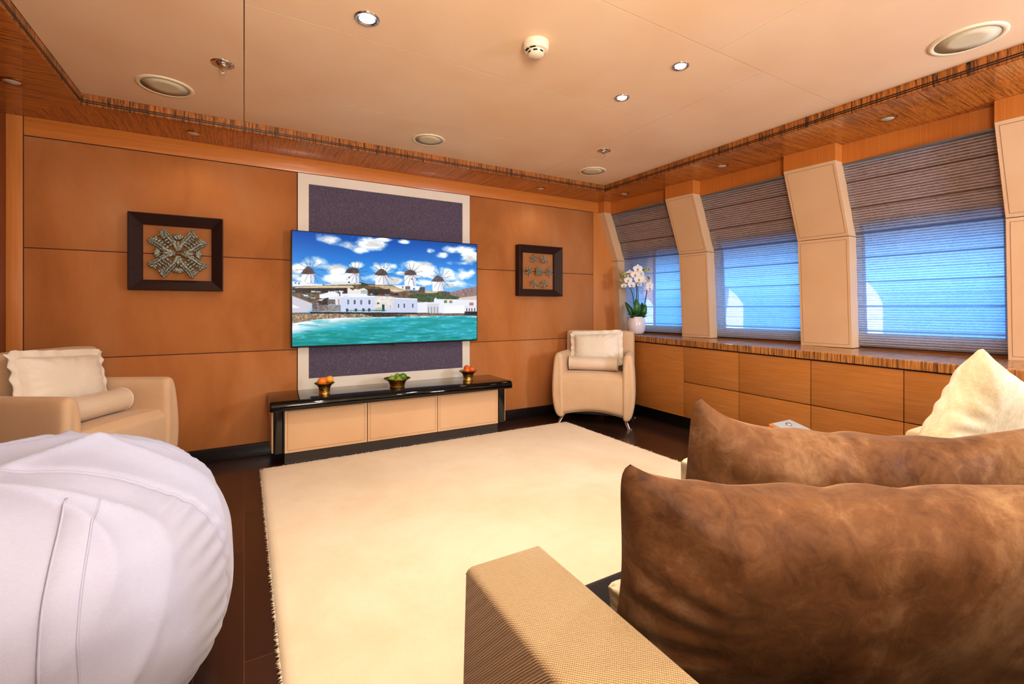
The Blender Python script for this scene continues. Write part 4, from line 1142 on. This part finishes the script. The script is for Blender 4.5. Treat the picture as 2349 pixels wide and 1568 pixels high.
def big_cushion(label, w, h, th, seed, centre, yaw, tilt, roll, mback, mfront, pinch=.07, ear=.02, group='velvet scatter cushions on the sofa', wr=.016):
    f, b, _ = pillow(w, h, th, seed, pinch, 0, wr, 64, ear)
    c = thing('scatter_cushion', label, 'cushion', group=group)
    f.build('back_cover', mback, c, smooth=True)      # side turned to the viewer (-y)
    b.build('front_cover', mfront, c, smooth=True)
    X = RTV; base = axes(RTV, FWV, UPV)
    R = base @ Matrix.Rotation(yaw, 3, 'Z') @ Matrix.Rotation(tilt, 3, 'X') @ Matrix.Rotation(roll, 3, 'Y')
    place(c, R, centre); return c
big_cushion('brown crushed velvet cushion nearest the viewer, against the woven armrest', .80, .43, .20, 2.2, cam_pt(.576, .82, .545), math.radians(-2), math.radians(20), math.radians(0), M['velvet'], M['velvet'], .05, .07, wr=.009)
big_cushion('brown crushed velvet cushion lying behind the nearest one', .78, .39, .19, 6.7, cam_pt(.765, 1.05, .590), math.radians(-3), math.radians(18), math.radians(3), M['velvet'], M['velvet'], .05, .085, wr=.010)
big_cushion('ivory crushed velvet cushion leaning on the far arm of the sofa', .42, .42, .16, 9.4, cam_pt(1.635, 1.60, .640), math.radians(14), math.radians(12), math.radians(24), M['ivory'], M['ivory'], .05, .02, wr=.006)
big_cushion('ivory cushion peeping out between the black seat and the nearest brown cushion', .62, .12, .10, 4.1, cam_pt(.506, .95, .425), math.radians(-2), math.radians(14), 0, M['ivory'], M['ivory'], .03, .0, wr=.006)
big_cushion('ivory cushion peeping out at the left behind the second brown cushion', .62, .26, .11, 5.3, cam_pt(.738, 1.18, .545), math.radians(-3), math.radians(14), 0, M['ivory'], M['ivory'], .03, .0, wr=.006)

# plate stand -------------------------------------------------------
def plate_stand():
    r = thing('control_stand', 'small honey wood stand with a grey glass control plate, behind the brown cushions', 'stand', (2.43, 1.28, .02)); og = r.location
    t = math.radians(15); ct, st = math.cos(t), math.sin(t)
    def P(x, d, h): return (x, 1.372-d*ct+h*-st*0, .452-d*st+h)      # d measured from the far edge towards the sofa
    def slab(x0, x1, d0, d1, h0, h1, name, mat, bev=.0):
        m = MB().hexa([P(x0, d1, h0), P(x1, d1, h0), P(x1, d0, h0), P(x0, d0, h0), P(x0, d1, h1), P(x1, d1, h1), P(x1, d0, h1), P(x0, d0, h1)])
        return m.build(name, mat, r, og, bevel=bev)
    slab(2.335, 2.525, -.004, .145, -.026, 0, 'wooden_top', M['wood2'], .002)
    pl = slab(2.352, 2.517, .003, .112, 0, .0035, 'glass_plate', M['greyplate'])
    kx, kd = 2.438, .042
    k = MB().lathe([(.014, 0), (.0145, .004), (.012, .008), (.006, .0105), (0, .011)], 24).build('knob', M['chrome'], pl, smooth=True); k.location = Vector(P(kx, kd, .0035))-Vector(og); k.rotation_euler = (t, 0, 0)
    # small lettering, pen-stroke glyphs laid on the plate
    g = MB(); u = .0075
    def S(pts, ox):
        for a, b in zip(pts, pts[1:]):
            x0 = 2.472+ox; h = .0041
            A = Vector((x0+a[0]*u*.6, .078-a[1]*u*1.3, 0)); B = Vector((x0+b[0]*u*.6, .078-b[1]*u*1.3, 0))
            d = (B-A); d.normalize(); nn = Vector((-d.y, d.x, 0))*.0011
            g.quad(P(A.x+nn.x, A.y+nn.y, h), P(B.x+nn.x, B.y+nn.y, h), P(B.x-nn.x, B.y-nn.y, h), P(A.x-nn.x, A.y-nn.y, h))
    S([(0, 0), (0, 1)], 0); S([(.9, .0), (.1, .0), (.1, .9), (.9, .9), (.9, 1.8), (.9, 0)], .004); S([(.9, .1), (.1, .1), (.1, .95), (.9, .95), (.9, .5), (.1, .5)], .0105); S([(0, 0), (0, .95), (.9, .95), (.9, 0)], .017)
    g.build('lettering', M['ink'], pl)
    MB().box(2.40, 2.46, 1.27, 1.30, .045, .42).build('post', M['wood2'], r, og, bevel=.003)
    MB().box(2.34, 2.52, 1.20, 1.36, .0215, .046).build('foot', M['wood2'], r, og, bevel=.004)
plate_stand()

# orchid -----------------------------------------------------------
def orchid():
    px, py = 3.425, 3.375; pz = zc(py)+.0015
    r = thing('potted_orchid', 'white orchid in a round white glazed pot on the counter corner', 'potted plant', (px, py, pz))
    MB().lathe([(.05, 0), (.07, .008), (.086, .04), (.092, .085), (.088, .13), (.078, .168), (.076, .175), (.072, .175), (.072, .165), (.08, .12), (0, .11)], 40).build('pot', M['pot'], r, smooth=True, angle=60)
    MB().lathe([(.073, .158), (.05, .166), (0, .168)], 24).build('bark', M['soil'], r, smooth=True)
    # frame of reference: u across the view, w towards the viewer
    U = RTV; Wv = -FWV
    def G(u, z, w=0): p = U*u+Wv*w; return (p.x, p.y, z)
    k = 4.55/1053      # metres per reference pixel at this distance
    def leaf(b, tip, wd, bend, mat):
        b, tip = Vector(b), Vector(tip); ax = tip-b; side = ax.cross(Wv).normalized(); out = Wv
        def fn(u, v):
            s = v; wth = wd*math.sin(PI*min(.999, .12+.88*s))**.7*(1-.15*s); q = (u-.5)*2
            return b+ax*s+side*(wth*q)+out*(bend*math.sin(PI*s)+.012*abs(q)*math.sin(PI*s))
        MB().grid(fn, 6, 14).build('leaf', mat, r, smooth=True)
    leaf(G(-.005, .165, .02), G(-.012, .36, .03), .04, .025, M['leaf'])
    leaf(G(-.03, .165, .01), G(-.115, .325, .0), .03, .02, M['leafd'])
    leaf(G(.03, .165, .0), G(.065, .32, -.02), .036, .03, M['leafd'])
    leaf(G(.035, .16, .03), G(.085, .30, .04), .03, .02, M['leaf'])
    leaf(G(.05, .16, .0), G(.098, .28, .0), .024, .015, M['leafd'])
    rr = random.Random(2)
    fm = MB()
    for i in range(46):
        a = rr.uniform(-1.5, 1.5); b0 = Vector(G(rr.uniform(-.05, .05), .165, .03+rr.uniform(0, .03)))
        t = b0+Vector(G(math.sin(a)*rr.uniform(.03, .075), rr.uniform(.0, .075), rr.uniform(0, .04)))-Vector((0, 0, 0))
        ax = t-b0; sd = ax.cross(Wv).normalized()*.008
        fm.add([b0-sd*.3, b0+ax*.5+sd, t, b0+ax*.5-sd], [(0, 1, 2, 3)])
    fm.build('fern', M['fern'], r)
    def path(pts, n=24):
        out = []
        P = [Vector(p) for p in pts]; P = [P[0]]+P+[P[-1]]
        for i in range(1, len(P)-2):
            for j in range(n//(len(P)-3)):
                t = j/(n//(len(P)-3)); a, b, c, d = P[i-1:i+3]
                out.append(.5*((2*b)+(-a+c)*t+(2*a-5*b+4*c-d)*t*t+(-a+3*b-3*c+d)*t**3))
        return out+[P[-2]]
    MB().tube(path([G(-.02, .165), G(-.03, .36), G(-.065, .47), G(-.12, .535), G(-.155, .54)]), .0042, 8).build('stem', M['stem'], r, smooth=True)
    MB().tube(path([G(.004, .165), G(.002, .36), G(.0, .5), G(-.01, .57), G(-.06, .61), G(-.12, .60)]), .0045, 8).build('stem', M['stake'], r, smooth=True)
    MB().tube(path([G(.018, .165), G(.018, .36), G(.015, .52), G(.03, .62), G(.07, .65), G(.125, .655)]), .0045, 8).build('stem', M['stem'], r, smooth=True)
    MB().tube(path([G(.06, .165), G(.085, .3), G(.105, .42), G(.12, .49), G(.135, .545), G(.115, .575)]), .0045, 8).build('stem', M['stem'], r, smooth=True)
    def flower(u, z, w, s, yaw=0, pitch=0):
        m = MB(); c = Vector(G(u, z, w)); B = axes(U, UPV, Wv) @ Matrix.Rotation(yaw, 3, 'Y') @ Matrix.Rotation(pitch, 3, 'X')
        def petal(a, l, wd, cup, lift=0):
            d = Vector((math.cos(a), math.sin(a), 0)); sd = Vector((-d.y, d.x, 0))
            def fn(p, q):
                t = .06+.94*q; wth = wd*math.sin(PI*min(.985, t**.8))**.65; e = (p-.5)*2
                v = d*(l*t)+sd*(wth*e)+Vector((0, 0, lift+cup*(e*e*.5-.2)+.12*l*math.sin(t*PI)))
                return c+B @ (v*1.0)
            m.grid(fn, 6, 7)
        for a in (PI/2, PI*7/6+.12, PI*11/6-.12): petal(a, s*.95, s*.36, s*.1)
        for a in (.2, PI-.2): petal(a, s*1.05, s*.58, s*.14, s*.06)
        f = m.build('flower', M['petal'], r, smooth=True)
        l = MB()
        for p_ in ((0, -.14, .16, .13), (-.13, -.08, .14, .09), (.13, -.08, .14, .09), (0, -.32, .12, .08)):
            l.blob(c+B @ Vector((p_[0]*s, p_[1]*s, p_[2]*s)), (p_[3]*s,)*3, None, 8)
        l.build('lip', M['lip'], f, smooth=True)
    F = [(.012, .548, .05, .05, 0, 0), (-.022, .596, .035, .048, -.1, 0), (.005, .655, .03, .05, .15, .1), (.052, .565, .01, .045, .5, 0), (.05, .615, .0, .04, .5, .1), (-.065, .61, .0, .042, -.5, 0), (-.092, .54, .04, .042, -.3, 0), (-.058, .495, .03, .042, .2, -.2), (-.095, .60, -.02, .03, -.7, 0),
         (-.13, .485, .02, .032, -.5, -.4), (.125, .49, .03, .042, .3, 0), (.12, .46, .045, .04, .2, -.3), (.092, .525, .0, .026, -.4, .2), (.14, .53, -.01, .03, .6, .2), (.03, .505, -.01, .038, .4, -.4)]
    for f in F: flower(*f)
    for u, z, s in ((-.125, .61, .02), (-.145, .60, .012), (-.155, .545, .011), (-.14, .53, .012), (-.168, .54, .009), (.085, .64, .016), (.105, .648, .014), (.128, .655, .011), (.115, .585, .011), (.13, .57, .009), (.112, .54, .012)):
        MB().blob(G(u, z, .01), (s*.8, s*.8, s*1.1), None, 12).build('bud', M['bud'], r, smooth=True)
orchid()

# ------------------------------------------------------------------ ceiling fittings
def fittings():
    def root(name, lab, cat, x, y, z, group): return thing(name, lab, cat, (x, y, z), 0, group)
    sp = None
    for x, y, R, lab in ((-.362, 3.045, .128, 'round cream ceiling speaker at upper left, beside the sprinkler'), (1.12, 3.078, .113, 'round cream ceiling speaker above the television'),
                         (2.595, 3.072, .118, 'round cream ceiling speaker in the far corner'), (2.745, .735, .13, 'large round ceiling speaker cut by the top right edge')):
        r = root('ceiling_speaker', lab, 'speaker', x, y, ZC, 'ceiling speakers')
        MB().lathe([(R*.83, -.0045), (R*.84, -.006), (R*.93, -.007), (R, -.003), (R, 0)], 56, cap=False).build('rim', M['offwhite'], r, smooth=True)
        MB().lathe([(R*.83, -.0045), (R*.4, -.0055), (0, -.006)], 56).build('grille', M['grille'], r, smooth=True)
    for x, y, lab in ((-.09, 2.622, 'chrome ceiling sprinkler at upper left, near the long seam'), (2.333, 2.63, 'chrome ceiling sprinkler above the far corner')):
        r = root('sprinkler', lab, 'sprinkler', x, y, ZC, 'ceiling sprinklers')
        MB().lathe([(.05, 0), (.05, -.0025), (.03, -.003), (.027, -.001)], 36, cap=False).build('flange', M['chrome'], r, smooth=True)
        MB().lathe([(.028, -.001), (.026, -.006), (.02, -.016), (.014, -.018), (0, -.018)], 28).build('body', M['chrome'], r, smooth=True)
        MB().tube([(-.009, 0, -.017), (-.0095, 0, -.035), (-.006, 0, -.043), (0, 0, -.046), (.006, 0, -.043), (.0095, 0, -.035), (.009, 0, -.017)], .0022, 8).build('yoke', M['chrome'], r, smooth=True)
        MB().tube([(0, 0, -.017), (0, 0, -.044)], .0028, 8).build('bulb', M['bulb'], r, smooth=True)
    r = root('smoke_detector', 'round white smoke detector on the ceiling', 'smoke detector', 1.125, 1.715, ZC, None)
    R = .058
    MB().lathe([(R, 0), (R, -.022), (R*.97, -.026), (R*.95, -.028)], 48, cap=False).build('base', M['detector'], r, smooth=True, angle=50)
    MB().lathe([(R*.95, -.028), (R*.86, -.036), (R*.64, -.038), (R*.62, -.040), (R*.60, -.054), (R*.5, -.059), (0, -.062)], 48).build('cover', M['detector'], r, smooth=True, angle=40)
    for k in range(7):
        a = 2*PI*k/7+.45; s = MB(); n = 5
        ring = [(a-.26+.52*i/n) for i in range(n+1)]
        for zz0, zz1 in ((-.042, -.050),):
            for b0, b1 in zip(ring, ring[1:]): s.quad(*[(R*.617*math.cos(b), R*.617*math.sin(b), z) for b, z in ((b0, zz0), (b1, zz0), (b1, zz1), (b0, zz1))])
        s.build('vent_slot', M['black'], r)
    for a0, a1 in ((2.75, 3.35), (3.5, 4.1)):
        s = MB(); n = 8
        for i in range(n):
            b0, b1 = a0+(a1-a0)*i/n, a0+(a1-a0)*(i+1)/n
            s.quad((R*.70*math.cos(b0), R*.70*math.sin(b0), -.0384), (R*.70*math.cos(b1), R*.70*math.sin(b1), -.0384), (R*.86*math.cos(b1), R*.86*math.sin(b1), -.0368), (R*.86*math.cos(b0), R*.86*math.sin(b0), -.0368))
        s.build('label_window', M['black'], r)
    lit = [(.433, 1.914, .05, 'lit ceiling downlight at the upper left'), (1.838, 1.519, .041, 'lit ceiling downlight nearer of the right pair'), (1.831, 1.913, .041, 'lit ceiling downlight farther of the right pair')]
    for x, y, R, lab in lit:
        r = root('lit_downlight', lab, 'downlight', x, y, ZC, 'lit ceiling downlights')
        MB().lathe([(R*.72, -.001), (R*.74, -.005), (R*.92, -.006), (R, -.003), (R, 0)], 40, cap=False).build('rim', M['chrome'], r, smooth=True)
        MB().lathe([(R*.73, -.003), (R*.45, -.0035)], 40, cap=False).build('reflector', M['steel'], r, smooth=True)
        MB().lathe([(R*.62, -.0037), (0, -.0042)], 32).build('lamp', M['lampon'], r)
    off = [(-.985, 3.19, 'unlit gold rimmed downlight in the left soffit'), (-.278, 3.555, 'unlit gold rimmed downlight above the left framed ornament'), (2.387, 3.565, 'unlit gold rimmed downlight above the right framed ornament'),
           (3.205, 3.318, 'unlit gold rimmed downlight above the corner window'), (3.238, 2.28, 'unlit gold rimmed downlight above the middle window'), (3.268, 1.218, 'unlit gold rimmed downlight above the widest window')]
    for x, y, lab in off:
        r = root('soffit_downlight', lab, 'downlight', x, y, ZS, 'unlit soffit downlights')
        R = .05
        MB().lathe([(R*.62, -.001), (R*.66, -.005), (R*.78, -.006), (R*.82, -.004), (R*.95, -.004), (R, 0)], 40, cap=False).build('rim', M['gold'], r, smooth=True)
        MB().lathe([(R*.66, -.003), (R*.6, -.006), (R*.3, -.010), (0, -.011)], 32).build('lens', M['lens'], r, smooth=True)
fittings()

# ------------------------------------------------------------------ light, world, camera
def lamp(name, kind, loc, energy, col, rot=(0, 0, 0), **k):
    l = bpy.data.lights.new(name, kind); l.energy = energy; l.color = col
    for a, v in k.items(): setattr(l, a, v)
    o = bpy.data.objects.new(name, l); COL.objects.link(o); o.location = loc; o.rotation_euler = rot; return o
WARM = (1, .86, .68); NEUT = (1, .955, .90); COOL = (.86, .92, 1)
for x, y, e in ((.433, 1.914, 54), (1.838, 1.519, 50), (1.831, 1.913, 44), (.43, .75, 54), (1.84, .75, 50), (.9, -.5, 24), (2.5, -.4, 20)):
    lamp('downlight_lamp', 'SPOT', (x, y, ZC-.02), e, NEUT, spot_size=math.radians(150), spot_blend=.9, shadow_soft_size=.05)
for x, y in ((-.985, 3.19), (-.278, 3.5), (2.387, 3.5), (3.15, 3.2), (3.18, 2.28), (3.2, 1.2)):
    lamp('soffit_lamp', 'SPOT', (x, y, ZS-.02), 4, WARM, spot_size=math.radians(140), spot_blend=.9, shadow_soft_size=.05)  # weak wall wash added below the soffit downlights, which are unlit
lamp('door_light', 'AREA', (.9, YB+.06, 1.35), 22, (1, .96, .93), (PI/2, 0, 0), shape='RECTANGLE', size=3.2, size_y=1.5)  # broad fill added behind the viewer; the wall there has no door
lamp('bounce_flash', 'AREA', (.15, -.6, 1.4), 100, (1, .94, .88), (math.radians(180-42), 0, -.35), shape='DISK', size=.7)  # upward fill added to brighten the ceiling, not a lamp of the room
lamp('window_light', 'AREA', (3.2, -1.0, 1.45), 70, (.66, .77, 1), Vector((.0, 1, -.05)).to_track_quat('-Z', 'Y').to_euler(), shape='RECTANGLE', size=.35, size_y=.5)  # cool lamp added inside the room in place of daylight; no window here
lamp('sun', 'SUN', (6, 0, 6), 14.0, (1, .97, .92), Vector((-.16, .55, -.8)).to_track_quat('-Z', 'Y').to_euler(), angle=.01)

w = bpy.data.worlds.new('outside'); bpy.context.scene.world = w; w.use_nodes = True
t = w.node_tree; bg = t.nodes['Background']; tc = t.nodes.new('ShaderNodeTexCoord'); sx = t.nodes.new('ShaderNodeSeparateXYZ'); rp = t.nodes.new('ShaderNodeValToRGB')
t.links.new(tc.outputs['Generated'], sx.inputs[0]); mp = t.nodes.new('ShaderNodeMapRange'); mp.inputs['From Min'].default_value = -.35; mp.inputs['From Max'].default_value = .5
t.links.new(sx.outputs['Z'], mp.inputs['Value']); t.links.new(mp.outputs[0], rp.inputs['Fac'])
e = rp.color_ramp.elements; e[0].position = 0; e[0].color = (.02, .20, .70, 1); e[1].position = 1; e[1].color = (.35, .65, 1, 1)
x = e.new(.42); x.color = (.04, .30, .95, 1); x = e.new(.5); x.color = (.14, .48, 1.0, 1)
t.links.new(rp.outputs['Color'], bg.inputs['Color']); bg.inputs['Strength'].default_value = 5.6

cam = bpy.data.cameras.new('camera'); co = bpy.data.objects.new('camera', cam); COL.objects.link(co)
cam.sensor_width = 36; cam.lens = 1053/2349*36; cam.shift_y = (706-784)/2349; cam.clip_start = .02
co.location = (0, 0, CAMH); co.rotation_euler = (PI/2, 0, -YAW)
sc = bpy.context.scene; sc.camera = co
sc.view_settings.view_transform = 'Standard'; sc.view_settings.look = 'None'; sc.view_settings.exposure = -.18; sc.view_settings.gamma = .88
sc.cycles.use_denoising = True
sc.cycles.max_bounces = 10; sc.cycles.diffuse_bounces = 5; sc.cycles.transparent_max_bounces = 12
sc.cycles.sample_clamp_indirect = 6
